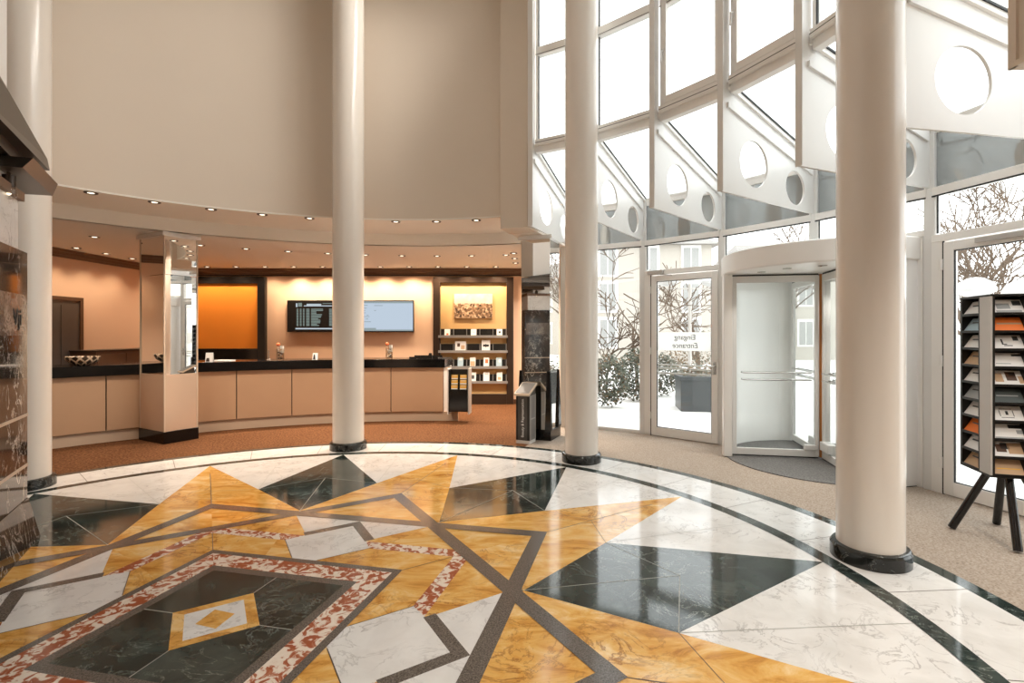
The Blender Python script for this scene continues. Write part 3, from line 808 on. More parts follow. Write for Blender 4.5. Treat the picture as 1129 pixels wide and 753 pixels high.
o = cs.build('card_holder', 'black', at=(0, 0, 0)); o.location = cp(6.05, 80.3); tag(o, 'black card holder standing upright beside the flat tray', 'card holder')
ps = MB(); ps.tube([(0, 0, 0), (0, 0, .16)], .010, 10); ps.lathe([(.035, 0), (.03, .012), (.012, .016)], 16)
o = ps.build('desk_stand', 'chrome', at=(0, 0, 0)); o.location = cp(6.45, 104.9); tag(o, 'thin steel stand on the desk near the orange panel frame', 'stand')
fl_ = MB(); fl_.box(-.13, .13, -.09, .09, 0, .012)
o = fl_.build('notepad', 'paper', at=(0, 0, 0)); o.location = cp(6.3, 110.6); tag(o, 'white notepad lying on the desk beside the tent card', 'notepad')
# low cabinet behind the desk
cb = thing('low_cabinet', 'low dark brown cabinet standing behind the desk at the left wall', 'cabinet', (-7.5, 8.9, 0))
MB().box(-.22, .25, -.55, 1.3, 0, 1.2).build('body', 'wood_brown', cb); MB().box(-.23, .27, -.57, 1.32, 1.2, 1.225).build('top', 'wood_dark', cb)
for k in range(3): MB().box(.25, .262, -.53 + .6 * k, .05 + .6 * k, .08, 1.16).build('door', 'wood_brown', cb)
# dark door on the left wall
ld = MB(); ld.box(0, .05, -.36, .36, 0, 2.06); ld = struct(ld.build('door_3', 'door_dark', at=(0, 0, 0))); ld.location = (XL, 8.18, 0)
MB().box(.05, .062, -.31, -.02, .1, 1.98).box(.05, .062, .02, .31, .1, 1.98).build('panel', 'door_dark', ld)
MB().box(0, .07, -.42, -.36, 0, 2.12).box(0, .07, .36, .42, 0, 2.12).box(0, .07, -.36, .36, 2.06, 2.12).build('frame', 'wood_brown', ld)

# ------------------------------------------------------------------ BACK WALL FITTINGS
def at_wall(x, z=0): return (x, YB, z)
op = thing('framed_panel', 'large orange wall panel in a wide black frame behind the desk', 'panel', at_wall(-6.52, .94))
MB().box(-.73, .73, -.05, -.01, .25, 1.635).build('panel', 'orange_panel', op)
MB().box(-.89, -.73, -.10, -.001, 0, 1.78).box(.73, .89, -.10, -.001, 0, 1.78).box(-.73, .73, -.10, -.001, 1.635, 1.78).box(-.73, .73, -.10, -.001, 0, .25).build('frame', 'black_gloss', op, bevel=.004)
MB().box(-.89, .89, -.30, -.10, -.02, .02).build('ledge', 'wood_dark', op)
MB().box(-.89, .89, -.28, -.001, -.94, -.02).build('lower_panel', 'wood_dark', op)
def tv(x, label, kind):
    t = thing('wall_screen', label, 'screen', at_wall(x, 1.545), 0, 'flat screens on the reception back wall')
    MB().box(-.60, .60, -.07, -.005, 0, .675).build('bezel', 'black_gloss', t, bevel=.004)
    s = MB(); ln = MB()
    if kind == 'board':
        MB().box(-.585, .585, -.0725, -.0702, .02, .655).build('display', 'black_gloss', t, smooth=False)
        def r_(x0, x1, z0, z1, mi): ln.box(x0, x1, -.0745, -.0727, z0, z1, mi)
        rnd = random.Random(2)
        r_(-.41, -.375, .53, .61, 1); r_(-.36, -.28, .54, .62, 0); r_(-.24, .50, .545, .565, 1); r_(-.18, .13, .565, .60, 1); r_(.16, .5, .60, .615, 0)
        r_(-.42, .5, .055, .085, 1)
        for k in range(13):
            z = .475 - .029 * k
            for x0, x1 in ((-.395, -.355), (-.325, -.29), (-.26, -.225), (-.19, -.12)): r_(x0, x1, z, z + .02, 0)
            r_(-.085, -.085 + .10 + .16 * rnd.random(), z, z + .02, 0); r_(.30, .37, z, z + .02, 0); r_(.41, .49, z, z + .02, 0)
        ln.build('display_text', ['screen_dim', 'screen_white'], t, smooth=False)
    else:
        MB().box(-.585, .585, -.0725, -.0702, .02, .655).build('display', 'screen_blue', t, smooth=False)
        def r_(x0, x1, z0, z1): ln.box(x0, x1, -.0745, -.0727, z0, z1)
        r_(-.585, .585, .612, .655); r_(-.585, .585, .02, .05); r_(-.52, -.2, .05, .085)
        for x0, x1, z in ((-.5, -.38, .56), (-.24, -.06, .555), (-.46, -.40, .50), (-.48, -.43, .45), (-.24, -.2, .45), (-.46, -.42, .40), (-.40, -.36, .35), (-.46, -.34, .32), (-.42, -.37, .27), (-.46, -.31, .21)):
            r_(x0, x1, z, z + .013)
        ln.build('display_text', 'screen_line', t, smooth=False)
    return t
tv(-4.57, 'black wall screen with a grey timetable left of the middle column', 'board')
tv(-3.07, 'pale blue wall screen right of the middle column', 'page')

# shelf unit
su = thing('brochure_shelf', 'ochre brochure shelf unit with wide dark frame on the back wall', 'shelf unit', at_wall(-1.195, 0))
hw = .855
MB().box(-hw + .14, hw - .14, -.02, -.005, .2, 2.60).build('back_panel', 'shelf_back', su)
MB().box(-hw, -hw + .145, -.09, -.001, 0, 2.71).box(hw - .145, hw, -.09, -.001, 0, 2.71).box(-hw + .145, hw - .145, -.09, -.001, 2.595, 2.71).box(-hw + .145, hw - .145, -.09, -.001, 0, .22).build('frame', 'wood_dark', su, bevel=.004)
SZ = [1.455, 1.135, .80, .485]
for z in SZ:
    s = MB(); s.box(-hw + .12, hw - .12, -.15, -.02, z - .03, z); s.box(-hw + .12, hw - .12, -.155, -.148, z - .035, z + .02); sh = s.build('shelf', 'grey_metal', su)
    p = MB(); p.box(-.70, .70, -.06, -.02, z, z + .155); p.build('pocket_strip', 'black', sh)
    for k in range(6):
        x = -.70 + .28 * k; MB().box(x - .006, x + .006, -.10, -.02, z, z + .16).build('divider', 'grey_metal', sh)
pic = MB(); pic.box(-.41, .41, -.03, 0, -.26, .26); o = pic.build('wall_picture', 'print', at=(0, 0, 0)); o.location = (-1.2, YB - .022, 2.10)
tag(o, 'small unframed cityscape print hung on the ochre panel above the shelves', 'picture')
def card(w_, h, mats, marks):
    b = MB(); b.box(-w_/2, w_/2, -.006, .0, 0, h)
    for x0, x1, z0, z1, mi in marks: b.box(x0 * w_, x1 * w_, -.0072, -.006, z0 * h, z1 * h, mi)
    return b.build('brochure', mats, at=(0, 0, 0))
shelf_cards = [  # row, x, w, h, materials, marks, label
    (0, -.55, .12, .15, ['paper', 'candy_red'], [(-.15, .2, .15, .4, 1)], 'white brochure with a red spot at the left of the top shelf'),
    (0, .01, .12, .15, ['paper', 'paper_grey'], [(-.1, .1, .5, .6, 1)], 'plain white brochure in the middle of the top shelf'),
    (0, .56, .12, .15, ['paper', 'ink'], [(-.15, .2, .4, .7, 1)], 'white brochure with a dark spot at the right of the top shelf'),
    (1, -.27, .23, .21, ['paper', 'wood_brown', 'paper_tan'], [(-.3, -.05, .45, .8, 1), (.05, .4, .2, .6, 2)], 'wide white brochure with brown picture on the second shelf'),
    (1, .27, .18, .24, ['paper', 'ink'], [(-.35, -.05, .4, .6, 1), (.05, .35, .4, .6, 1), (-.05, .05, .35, .65, 1)], 'tall white brochure with a black bow mark on the second shelf'),
    (2, -.55, .18, .20, ['paper', 'paper_tan'], [(-.2, .3, .3, .7, 1)], 'white brochure with tan picture at the left of the third shelf'),
    (2, -.27, .12, .20, ['paper_blue', 'paper'], [(-.3, .3, .7, .9, 1)], 'pale blue brochure on the third shelf'),
    (2, -.01, .12, .20, ['paper', 'paper_tan'], [(-.4, .4, .1, .6, 1)], 'white and tan brochure in the middle of the third shelf'),
    (2, .28, .12, .20, ['paper', 'candy_red'], [(-.2, .3, .4, .8, 1)], 'white brochure with red picture on the third shelf'),
    (2, .55, .12, .20, ['paper_blue', 'paper'], [(-.1, .35, .5, .8, 1)], 'blue and white brochure at the right of the third shelf'),
    (3, .0, .12, .20, ['paper', 'ink_grey'], [(-.3, .2, .3, .7, 1)], 'white brochure with grey figure on the lowest shelf'),
    (3, .28, .13, .20, ['paper', 'paper_grey'], [(-.3, .3, .8, .88, 1)], 'plain white brochure in the middle of the lowest shelf'),
    (3, .56, .12, .20, ['paper', 'paper_tan'], [(-.3, .3, .2, .5, 1)], 'white brochure with tan base at the right of the lowest shelf')]
for r, x, w_, h, mats, marks, lab in shelf_cards:
    o = card(w_, h, mats, marks); o.location = (-1.195 + x, YB - .112, SZ[r] + .001); o.rotation_euler = (rad(-10), 0, 0)
    tag(o, lab, 'brochure', 'brochures on the ochre shelf unit')

# ------------------------------------------------------------------ LITERATURE BOX BY THE PILLAR
kb = thing('literature_box', 'charcoal literature box with sloping lid and vertical white lettering', 'box', (.0, 6.78, 0), rad(-24.5))
# local: -x face is the left-front face? local y points back along the right side, local x runs to the right-back
MB().box(-.20, 0, 0, .21, 0, .045).build('base', 'letter_white', kb)
MB().loft([(-.20, 0, .045), (0, 0, .045), (0, .21, .045), (-.20, .21, .045)], [(-.20, 0, .66), (0, 0, .66), (0, .21, .76), (-.20, .21, .76)]).build('body', 'kiosk_dark', kb, bevel=.003)
MB().loft([(-.215, -.035, .655), (.015, -.035, .655), (.015, .24, .79), (-.215, .24, .79)], [(-.215, -.035, .685), (.015, -.035, .685), (.015, .24, .82), (-.215, .24, .82)]).build('lid', 'beige_edge', kb, bevel=.003)
MB().loft([(-.20, -.02, .693), (0.0, -.02, .693), (0, .22, .811), (-.20, .22, .811)], [(-.20, -.02, .697), (0, -.02, .697), (0, .22, .815), (-.20, .22, .815)]).build('lid_inlay', 'lid_grey', kb)
MB().box(0, .004, .008, .20, .05, .66).build('side_panel', 'grey_metal', kb)
f = MB(); f.box(.004, .010, .015, .195, .33, .345); f.box(.004, .010, .015, .03, .05, .65); f.box(.004, .010, .18, .195, .05, .67); f.build('side_frame', 'grey_light', kb)
MB().box(-.20, -.17, -.003, 0, .05, .64).box(-.03, 0, -.003, 0, .05, .64).build('front_edge', 'black', kb)
text('Beauty & Representation', .052, 'lettering', 'letter_white', kb, Matrix.Translation((-.10, -.002, .35)) @ Matrix.Rotation(PI / 2, 4, 'X') @ Matrix.Rotation(PI / 2, 4, 'Z'))

# ------------------------------------------------------------------ ROTATING BROCHURE STAND
sx, sy, sr = 3.46, 3.63, rad(-15)
bs_ = thing('brochure_stand', 'tall black spinning brochure stand on splayed legs in front of the side door', 'stand', (sx, sy, 0), sr)
Rst = Matrix.Rotation(sr, 4, 'Z'); Z0, Z1, hs = .51, 1.765, .185
MB().box(-hs, hs, -hs, hs, Z1, Z1 + .015).build('top_plate', 'black', bs_)
MB().box(-hs, hs, -hs, hs, Z0 - .015, Z0).build('bottom_plate', 'black', bs_)
MB().box(-.012, .012, -.012, .012, Z0, Z1).build('core', 'black', bs_)
NR = 10; dz = (Z1 - Z0) / NR
for q in range(4):
    Rq = Matrix.Rotation(q * PI / 2, 4, 'Z')
    def fin_(mb, name, mat, par):
        for v in mb.v: v.xyz = Rq @ v
        return mb.build(name, mat, par)
    # each side: compartments on its left part, a plain panel on its right part
    pn = MB(); pn.box(.06, hs, -hs, -hs + .012, Z0, Z1); fin_(pn, 'side_panel', 'grey_light' if q == 3 else 'kiosk_dark', bs_)
    wl_ = MB(); wl_.box(-hs + .0125, -hs + .0265, -hs, -.02, Z0, Z1); wl_.box(.048, .06, -hs, -.02, Z0, Z1); wl_.box(-hs + .0125, .06, -.03, -.02, Z0, Z1)
    wo = fin_(wl_, 'compartment_walls', 'black', bs_)
    for k in range(NR):
        s = MB(); z = Z0 + k * dz
        s.box(-hs + .027, .048, -hs, -.03, z, z + .005)
        s.loft([(-hs + .027, -hs + .012, z + .004), (.048, -hs + .012, z + .004), (.048, -hs + .078, z + .108), (-hs + .027, -hs + .078, z + .108)], [(-hs + .027, -hs + .017, z + .002), (.048, -hs + .017, z + .002), (.048, -hs + .083, z + .106), (-hs + .027, -hs + .083, z + .106)])
        s.box(-hs + .027, .048, -hs, -hs + .005, z - .006, z + .012)
        fin_(s, 'tilted_shelf', 'black', wo)
legs_at = [(3.25, 3.84), (3.34, 3.41), (3.68, 3.93), (3.77, 3.50)]
for lx, ly in legs_at:
    e = Rst.inverted() @ Vector((lx - sx, ly - sy, 0)); e.z = .014
    top = Vector((e.x * .28, e.y * .28, Z0 - .012))
    MB().tube([e, top], [.027, .026], 12).build('leg', 'black_gloss', bs_)
ang = math.atan2(.104, .066)
def stand_brochure(q, k, mats, marks, lab, w_=.196, ln=.112):
    b = MB(); b.box(-w_/2, w_/2, 0, ln, .0, .004)
    for x0, x1, y0, y1, mi in marks: b.box(x0 * w_, x1 * w_, y0 * ln, y1 * ln, .004, .0048, mi)
    o = b.build('brochure', mats, at=(0, 0, 0))
    loc = Vector(((-hs + .027 + .048) / 2, -hs + .0105, Z0 + k * dz + .0065))
    o.matrix_world = Matrix.Translation((sx, sy, 0)) @ Rst @ Matrix.Rotation(q * PI / 2, 4, 'Z') @ Matrix.Translation(loc) @ Matrix.Rotation(ang, 4, 'X')
    return tag(o, lab, 'brochure', 'brochures in the spinning stand')
WH = ['paper', 'ink', 'paper_grey', 'paper_tan', 'wood_brown']
front = [
    (['paper_tan', 'paper_yellow'], [(-.4, .3, .35, .42, 1)], 'tan brochure in the lowest front compartment of the spinning stand'),
    (WH, [(-.4, -.1, .3, .8, 4), (-.05, .4, .2, .9, 3), (-.25, 0, .5, .9, 1)], 'brochure with people picture second from the bottom of the stand front'),
    (WH, [(.0, .48, .7, .95, 1), (.2, .48, .35, .6, 2), (-.48, .48, .02, .12, 2)], 'white brochure with dark band in the third compartment from the bottom of the stand'),
    (WH, [(-.30, -.28, .3, .7, 1), (.10, .12, .3, .7, 1), (-.28, .10, .78, .81, 1), (-.28, .1, .2, .23, 1), (-.12, -.04, .4, .65, 1)], 'white brochure with a circle drawing in the stand front'),
    (['paper_dark', 'paper_grey'], [(-.4, .25, .45, .52, 1)], 'dark slate brochure in the stand front'),
    (WH, [(-.45, -.2, .2, .8, 3), (-.1, .2, .3, .9, 4), (.25, .45, .1, .6, 3), (.0, .2, .6, .9, 1)], 'brochure with brown picture collage in the stand front'),
    (WH, [(.1, .48, .75, .9, 1), (-.45, .0, .2, .25, 2)], 'white brochure with black corner strip in the stand front'),
    (WH, [(.12, .28, .6, .9, 1), (-.25, -.1, .3, .36, 1), (-.2, .05, .2, .26, 1), (-.25, -.2, .3, .7, 1)], 'white brochure with a black scribble near the top of the stand'),
    (['paper_orange', 'paper_tan'], [(-.38, .35, .48, .6, 1)], 'bright orange brochure in the second compartment from the top of the stand'),
    (WH, [(.1, .35, .55, .9, 1), (-.4, 0, .3, .7, 2), (-.45, .3, .05, .2, 2)], 'black and white brochure in the topmost front compartment of the stand')]
for k, (mats, marks, lab) in enumerate(front): stand_brochure(0, k, mats, marks, lab)
sidec = ['paper_tan', 'paper', 'paper_orange', 'paper', 'paper_grey', 'paper', 'paper_tan', 'paper', 'paper_blue', 'paper']
sidel = ['tan brochure lowest on the left side of the spinning stand', 'white brochure just above the lowest on the left side of the stand', 'orange brochure on the left side of the spinning stand',
         'white brochure right above the orange one on the left side of the stand', 'grey brochure on the left side of the spinning stand', 'white brochure right above the grey one on the left side of the stand',
         'tan brochure high on the left side of the spinning stand', 'white brochure right below the pale blue one on the left side of the stand', 'pale blue brochure on the left side of the spinning stand', 'topmost white brochure on the left side of the spinning stand']
for k in range(10): stand_brochure(3, k, [sidec[k], 'ink_grey'], [(-.3, .3, .6, .7, 1)], sidel[k])

# ------------------------------------------------------------------ BLACK MARBLE BLOCK WITH CANOPY (left edge)
bc = Vector((-3.62, 3.60, 0)); uu = math.atan2(-.85, .53)
bk = thing('marble_block', 'black marble clad block with white band under a bronze canopy at the left edge', 'block', bc, uu)
# local x: along the face towards the viewer, local y: out of the face into the lobby
LX = 3.2
MB().box(0, LX, -1.4, 0, .32, 2.085).build('black_cladding', 'marble_black', bk, bevel=.003)
MB().loft([(-.09, -1.42, 0), (LX, -1.42, 0), (LX, .05, 0), (-.09, .05, 0)], [(0, -1.41, .32), (LX, -1.41, .32), (LX, .004, .32), (0, .004, .32)]).build('plinth', 'marble_black', bk)
MB().box(.08, LX, -1.35, -.03, 2.085, 2.44).build('white_band', 'marble_white', bk)
MB().box(.06, LX, -1.35, .0, 2.44, 2.50).build('metal_trim', 'wood_trim', bk)
MB().box(.22, LX, -1.35, -.05, 2.50, HT - .3).build('upper_wall', 'panel_white', bk)
j = MB()
for z in (1.60, .91, .55): j.box(.0, LX, .0, .003, z, z + .022)
j.build('inlay_strip', 'beige_edge', bk)
MB().box(.03, LX, .0, .004, 1.49, 1.775).build('inlay_panel', 'marble_brown', bk)
text('Vji', .16, 'lettering', 'ink', bk, Matrix.Translation((.235, .006, 1.61)) @ Matrix.Rotation(PI, 4, 'Z') @ Matrix.Rotation(PI / 2, 4, 'X'), .002)
# canopy slabs, pointed corner towards the lobby; built from plan outlines in world space
def wl(x, y, z): return Vector((x, y, z)) - bc
Ri = Matrix.Rotation(-uu, 4, 'Z')
def W2L(x, y, z): return Ri @ wl(x, y, z)
# upper slab: lower edge line (-3.07,2.89)->(-3.67,3.82), at 2.75
A = [W2L(-2.60, 2.16, 2.75), W2L(-3.67, 3.82, 2.75), W2L(-4.5, 3.45, 2.75), W2L(-4.2, 1.4, 2.75)]
B = [W2L(-2.60, 2.16, 3.16), W2L(-3.70, 3.83, 2.845), W2L(-4.5, 3.45, 2.845), W2L(-4.2, 1.4, 3.16)]
MB().loft(A, B).build('canopy_upper_slab', 'bronze', bk)
A = [W2L(-2.80, 2.45, 2.58), W2L(-3.78, 3.965, 2.58), W2L(-4.6, 3.62, 2.58), W2L(-4.2, 1.7, 2.58)]
A0_ = [W2L(-3.29, 3.24, 2.58), W2L(-3.724, 3.90, 2.58), W2L(-3.94, 3.84, 2.58), W2L(-4.6, 3.6, 2.58), W2L(-4.3, 2.9, 2.58)]
B0_ = [W2L(-3.27, 3.29, 2.66), W2L(-3.653, 3.867, 2.66), W2L(-3.94, 3.88, 2.66), W2L(-4.6, 3.64, 2.66), W2L(-4.3, 2.95, 2.66)]
MB().loft(A0_, B0_).build('canopy_lower_slab', 'bronze', bk)
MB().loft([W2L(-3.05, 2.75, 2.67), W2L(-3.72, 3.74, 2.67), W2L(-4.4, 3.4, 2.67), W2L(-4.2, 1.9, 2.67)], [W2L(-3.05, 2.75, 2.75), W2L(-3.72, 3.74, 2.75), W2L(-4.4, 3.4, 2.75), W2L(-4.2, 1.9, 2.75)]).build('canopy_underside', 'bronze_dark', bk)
for k in range(4):
    x = .30 + .45 * k; lp = MB(); lp.tube([(x, -.02, 2.72), (x, -.02, 2.53)], .012, 8); lp.lathe([(.035, 2.48), (.035, 2.56)], 16, (x, -.02, 0))
    la = lp.build('lamp_socket', 'bronze_dark', bk)
    g = MB(); g.lathe([(.006, -.045), (.026, -.036), (.042, -.012), (.042, .012), (.03, .034), (.02, .045)], 18, (x, -.02, 2.445)); g.build('lamp_globe', 'glass_jar', la)
    g = MB(); g.lathe([(.004, -.018), (.014, -.006), (.014, .01), (.004, .02)], 10, (x, -.02, 2.445)); g.build('filament', 'lamp_warm', la)

# ------------------------------------------------------------------ DOWNLIGHTS AND ADDED FILL SPOTS
dl = MB(); dl.lathe([(.036, -.004), (.062, -.008), (.066, -.002), (.066, .0)], 20, (0, 0, 0), 0); dl.lathe([(.030, -.0055), (.033, -.0045)], 16, (0, 0, 0), 1)
dl = dl.build('downlight', ['bronze_dark', 'lamp_warm'], at=(0, 0, 0)); first = [True]
def downlight(p, label, group):
    if first[0]:
        first[0] = False; dl.location = p; tag(dl, label, 'downlight', group); return dl
    return copy_mesh(dl, p, (0, 0, 0), label, group)
def spot(p, power, size=130, blend=.9, col=(1, .70, .44), r=.05):  # serves the modelled downlights and the added fill spots
    l = bpy.data.lights.new('downlight_or_fill_lamp', 'SPOT'); l.energy = power; l.spot_size = rad(size); l.spot_blend = blend; l.color = col; l.shadow_soft_size = r
    o = bpy.data.objects.new('downlight_or_fill_lamp', l); COL.objects.link(o); o.location = (p[0], p[1], p[2] - .03); return o
for k in range(9):
    a = 127.2 - 7.45 * k
    p = P(4.40, a, HS - .021)
    downlight(p, 'recessed downlight in the soffit below the curved wall, %s from the left column' % ORD[k], 'downlights in the soffit ring')
    spot(p, 34, 112, .6, (1, .84, .68))
for k in range(11):
    a = 124.8 - 5.65 * k
    p = P(6.33 if k else 6.5, a, HL - .0005)
    downlight(p, 'recessed downlight above the reception desk, %s from the left in its curved row' % ORD[k], 'downlights above the reception desk')
    spot(p, 70, 112, .6, (1, .84, .68))
for k in range(12):
    x = -7.3 + .60 * k + (.0 if k < 1 else 0)
    p = Vector((x, 10.38, HL - .0005))
    downlight(p, 'recessed downlight washing the back wall, %s from the left in its straight row' % ORD[k], 'downlights along the back wall')
    spot(p, 19 if x < -5 else 48, 135, .7, (1, .76, .52))
for k in range(4):
    p = Vector((-7.36, 9.25 - .57 * k, HL - .0005))
    downlight(p, 'recessed downlight washing the left wall, %s from the room corner' % ORD[k], 'downlights along the left wall')
    spot(p, 17, 120, .8, (1, .76, .52))
for k in range(3):
    p = Vector((-.27, 8.63 + .6 * k, HL - .0005))
    downlight(p, 'recessed downlight above the passage by the mirrored pillar, %s from the pillar' % ORD[k], 'downlights by the mirrored pillar')
    spot(p, 60, 120, .7, (1, .88, .75))
for k in range(8):                   # added fill spots at the high ceiling, above the frame, no fixtures there
    p = P(2.6, 22.5 + 45 * k, HT - .001)
    spot(p, 30, 130, 1, (1, .95, .88), .15)
def aimed(p, q, power, size, r=.35, col=(1, .95, .88)):
    o = spot(p, power, size, .8, col, r); o.location = p
    o.rotation_euler = (Vector(q) - Vector(p)).to_track_quat('-Z', 'Y').to_euler(); return o
for a in (-4, 17, 39, 52):            # added unseen spots imitating window light on the curved wall
    aimed(P(3.75, a, 6.75), P(4.3, 106 if a > 20 else 124, 4.3), 84, 58)

for an in (190, 215, 240, 265, 290):     # lamps of the revolving door canopy
    spot((RX + .80 * math.cos(rad(an)), RY + .80 * math.sin(rad(an)), 2.2), 10, 100, .8, (1, .95, .88))
for an in (130, 300):
    spot((RX + .3 * math.cos(rad(an)), RY + .3 * math.sin(rad(an)), 2.2), 14, 100, .8, (1, .97, .92))
for k in range(6):                   # added fill lamps behind the viewer, brightening the entrance side
    spot(P(4.9, -28 - 24 * k, HS - .03), 105 if k < 2 else 66, 140, .8, (1, .92, .82))
# ------------------------------------------------------------------ OUTSIDE
g = MB(); g.box(-30, 60, -30, 70, -.35, -.06); o = g.build('ground_outside', 'stone_pale', smooth=False); struct(o)
def building(name, label, loc, w_, d, h, nx, nz, roof):
    t = thing(name, label, 'building', loc)
    MB().box(-w_/2, w_/2, 0, d, 0, h).build('wall', 'facade_ext', t)
    for i in range(nx):
        for k in range(nz):
            x = -w_/2 + (i + .5) * w_ / nx; z = .9 + k * (h - .6) / nz
            fr = MB(); fr.box(x - .52, x + .52, -.06, .0, z - .1, z + 1.55); fo = fr.build('window', 'white_paint', t)
            MB().box(x - .40, x - .03, -.075, -.06, z, z + 1.4).box(x + .03, x + .40, -.075, -.06, z, z + 1.4).build('pane', 'facade_win', fo)
    if roof: MB().loft([(-w_/2 - .4, -.4, h), (w_/2 + .4, -.4, h), (w_/2 + .4, d + .4, h), (-w_/2 - .4, d + .4, h)], [(-w_/2 + 1, d / 2 - .1, h + roof), (w_/2 - 1, d / 2 - .1, h + roof), (w_/2 - 1, d / 2 + .1, h + roof), (-w_/2 + 1, d / 2 + .1, h + roof)]).build('roof', 'roof_ext', t)
    return t
building('apartment_house', 'pale apartment house with rows of windows seen behind the mirrored pillar and entrance door', (3.0, 26, -.06), 13, 8, 6.2, 6, 3, 1.8)
building('town_house', 'pale house with pitched roof seen through the revolving door', (19, 30, -.06), 12, 8, 5.4, 5, 2, 2.2)
def branch(mb, p, d, L, r, lv, rnd):
    n = 3; pts = [p]; rr = [r]; q = p.copy(); dd = d.copy()
    for i in range(n):
        dd = (dd + Vector((rnd.uniform(-.18, .18), rnd.uniform(-.18, .18), rnd.uniform(-.04, .10)))).normalized()
        q = q + dd * L / n; pts.append(q.copy()); rr.append(max(.011, r * (1 - .14 * (i + 1))))
    mb.tube(pts, rr, 6 if lv > 2 else 4)
    if lv == 0: return
    for k in range(4 if lv < 3 else 3):
        i = (3, 2, 1, 3)[k]
        ax = dd.orthogonal().normalized(); ax.rotate(Matrix.Rotation(rnd.uniform(0, 6.28), 3, dd))
        nd = (dd + ax * rnd.uniform(.5, 1.05)).normalized(); nd.z = nd.z * .75 + .12
        branch(mb, pts[i], nd.normalized(), L * rnd.uniform(.60, .80), max(.012, rr[i] * .66), lv - 1, rnd)
def tree(label, loc, L, r, lv, seed, lean=(0, 0, 1)):
    rnd = random.Random(seed); mb = MB(); branch(mb, Vector((0, 0, 0)), Vector(lean).normalized(), L, r, lv, rnd)
    o = mb.build('bare_tree', 'bark', at=(0, 0, 0)); o.location = loc
    return tag(o, label, 'tree', 'bare winter trees outside')
tree('slim bare tree outside the tall window left of the entrance door', (3.0, 13.8, -.06), 1.8, .05, 4, 4)
tree('dark bare shrub tree close outside the tall window', (2.0, 12.9, -.06), 1.2, .035, 4, 9)
tree('bare tree seen through the upper half of the glass entrance door', (5.6, 16.5, -.06), 1.7, .09, 4, 12)
tree('large bare tree outside above the side door', (10.9, 11.6, -.06), 2.1, .13, 5, 21)
tree('large bare tree behind the globe lamp outside the side door', (12.4, 14.0, -.06), 2.4, .15, 5, 33)
tree('bare tree outside above the revolving door', (8.9, 18.5, -.06), 2.2, .13, 5, 41)
def shrub(label, loc, sz, n, seed, mats, cat='shrub', name='hedge_shrub', grp='evergreen shrubs outside'):
    rnd = random.Random(seed); mb = MB()
    for k in range(n):
        v = Vector((rnd.gauss(0, 1), rnd.gauss(0, 1), rnd.gauss(0, 1))).normalized() * (rnd.uniform(.55, 1))
        c = Vector((v.x * sz[0], v.y * sz[1], sz[2] * (1 + v.z) * .5))
        a = Vector((rnd.uniform(-1, 1), rnd.uniform(-1, 1), rnd.uniform(-1, 1))).normalized(); b = a.orthogonal().normalized(); s = rnd.uniform(.03, .055)
        mb.poly([c - a * s, c + b * s * .5, c + a * s, c - b * s * .5], rnd.randrange(len(mats)) if rnd.random() < .3 else 0)
    o = mb.build(name, mats, at=(0, 0, 0), smooth=False); o.location = loc
    return tag(o, label, cat, grp)
shrub('dark green shrub outside right behind the column at the tall window', (1.7, 10.6, -.06), (.45, .4, 1.15), 1500, 1, ['leaf', 'leaf_brown'])
shrub('dark green shrub in the middle of the tall window left of the entrance', (2.5, 11.6, -.06), (.5, .45, 1.25), 1700, 2, ['leaf', 'leaf_brown'])
shrub('dark green shrub beside the left post of the glass entrance door', (3.3, 12.5, -.06), (.5, .45, 1.1), 1500, 3, ['leaf', 'leaf_brown'])
shrub('brown hedge behind the planter outside the entrance door', (5.6, 15.4, -.06), (1.5, .5, 1.7), 2200, 4, ['leaf_brown', 'leaf'])
shrub('low grey green shrub behind the mirrored pillar outside', (1.15, 12.4, -.06), (.4, .4, 1.0), 900, 6, ['leaf', 'leaf_brown'])
pl = thing('planter', 'slate grey box planter with dry plants outside the entrance door', 'planter', (3.72, 10.35, -.06), rad(-8))
MB().box(-.62, .62, -.4, .4, 0, .68).build('box', 'planter', pl, bevel=.01); MB().box(-.64, .64, -.42, .42, .62, .70).build('rim', 'planter', pl, bevel=.006)
rnd = random.Random(8); mb = MB()
for k in range(420):
    c = Vector((rnd.uniform(-.58, .58), rnd.uniform(-.36, .36), .68 + abs(rnd.gauss(0, .13)))); a = Vector((rnd.uniform(-1, 1), rnd.uniform(-1, 1), rnd.uniform(0, 1))).normalized(); b = a.orthogonal().normalized()
    mb.poly([c - a * .05, c + b * .02, c + a * .05, c - b * .02], rnd.randrange(2))
mb.build('foliage', ['leaf_brown', 'leaf'], pl, smooth=False)
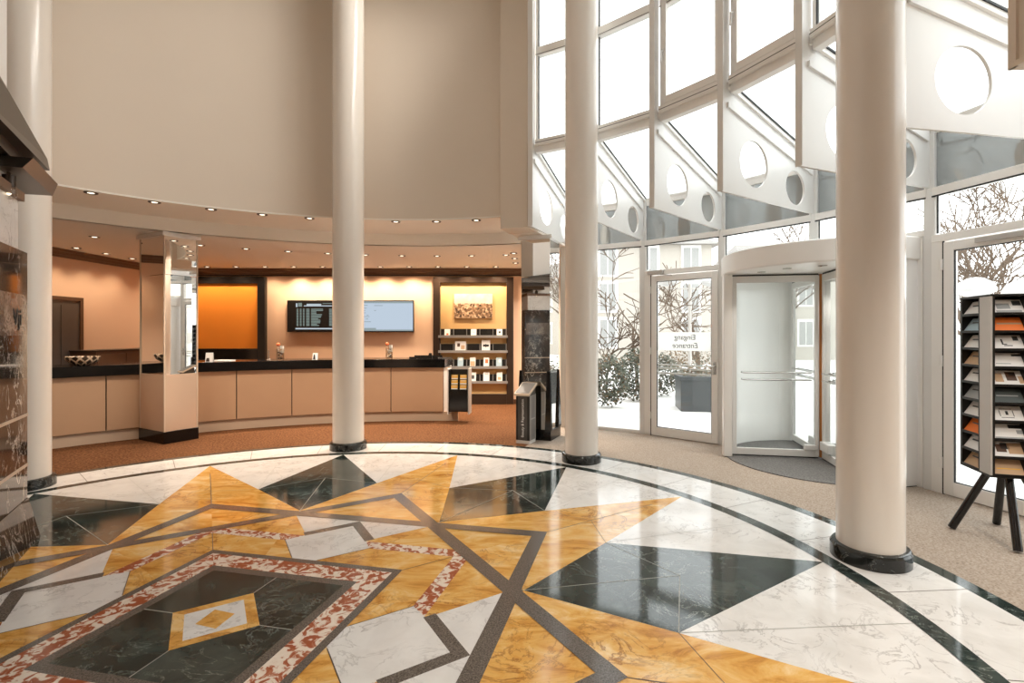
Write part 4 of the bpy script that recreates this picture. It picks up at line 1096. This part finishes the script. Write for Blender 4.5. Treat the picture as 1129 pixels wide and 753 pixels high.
def lamp(label, loc, h, n, rz):
    t = thing('globe_lamp', label, 'street lamp', loc, rz, 'white globe lamps outside')
    MB().tube([(0, 0, 0), (0, 0, h)], .045, 12).build('pole', 'grey_light', t)
    MB().tube([(-.62, 0, h - .12), (.62, 0, h - .12)], .022, 8).build('arm', 'grey_light', t)
    for x in ([-.6, 0, .6] if n == 3 else [-.6, .6]):
        MB().lathe([(.02, -.12), (.15, -.10), (.27, -.03), (.28, .02), (.22, .13), (.11, .20), (.01, .22)], 24, (x, 0, h + (.05 if x else .2))).build('globe', 'lamp_white', t)
    return t
lamp('white globe lamp on a pole outside the glass entrance door', (4.15, 12.9, -.06), 2.85, 3, .1)
lamp('white globe lamp on a pole outside the side door', (8.1, 8.6, -.06), 2.25, 2, .3)

# ------------------------------------------------------------------ WORLD, CAMERA, COLOUR
wd = bpy.data.worlds.new('overcast sky'); S.world = wd; wd.use_nodes = True
nt = wd.node_tree; nt.nodes.clear()
bg = nt.nodes.new('ShaderNodeBackground'); bg.inputs[0].default_value = (.96, .985, 1.0, 1); bg.inputs[1].default_value = 2.0
out = nt.nodes.new('ShaderNodeOutputWorld'); nt.links.new(bg.outputs[0], out.inputs[0])
cam = bpy.data.cameras.new('camera'); co = bpy.data.objects.new('camera', cam); COL.objects.link(co)
co.location = (0, 0, 1.5); co.rotation_euler = (PI / 2, 0, 0)
cam.sensor_width = 36; cam.sensor_fit = 'HORIZONTAL'; cam.lens = 550.24 / 1129 * 36
cam.shift_x = -19.12 / 1129; cam.shift_y = -8.24 / 1129; cam.clip_start = .02; cam.clip_end = 300
S.camera = co
S.view_settings.view_transform = 'Standard'; S.view_settings.look = 'None'
S.view_settings.exposure = 0.85; S.view_settings.gamma = 1.0; S.view_settings.use_curve_mapping = False
S.cycles.max_bounces = 10; S.cycles.diffuse_bounces = 5; S.cycles.glossy_bounces = 5; S.cycles.transparent_max_bounces = 24
S.cycles.caustics_reflective = False; S.cycles.caustics_refractive = False; S.cycles.sample_clamp_indirect = 6
S.cycles.use_denoising = True
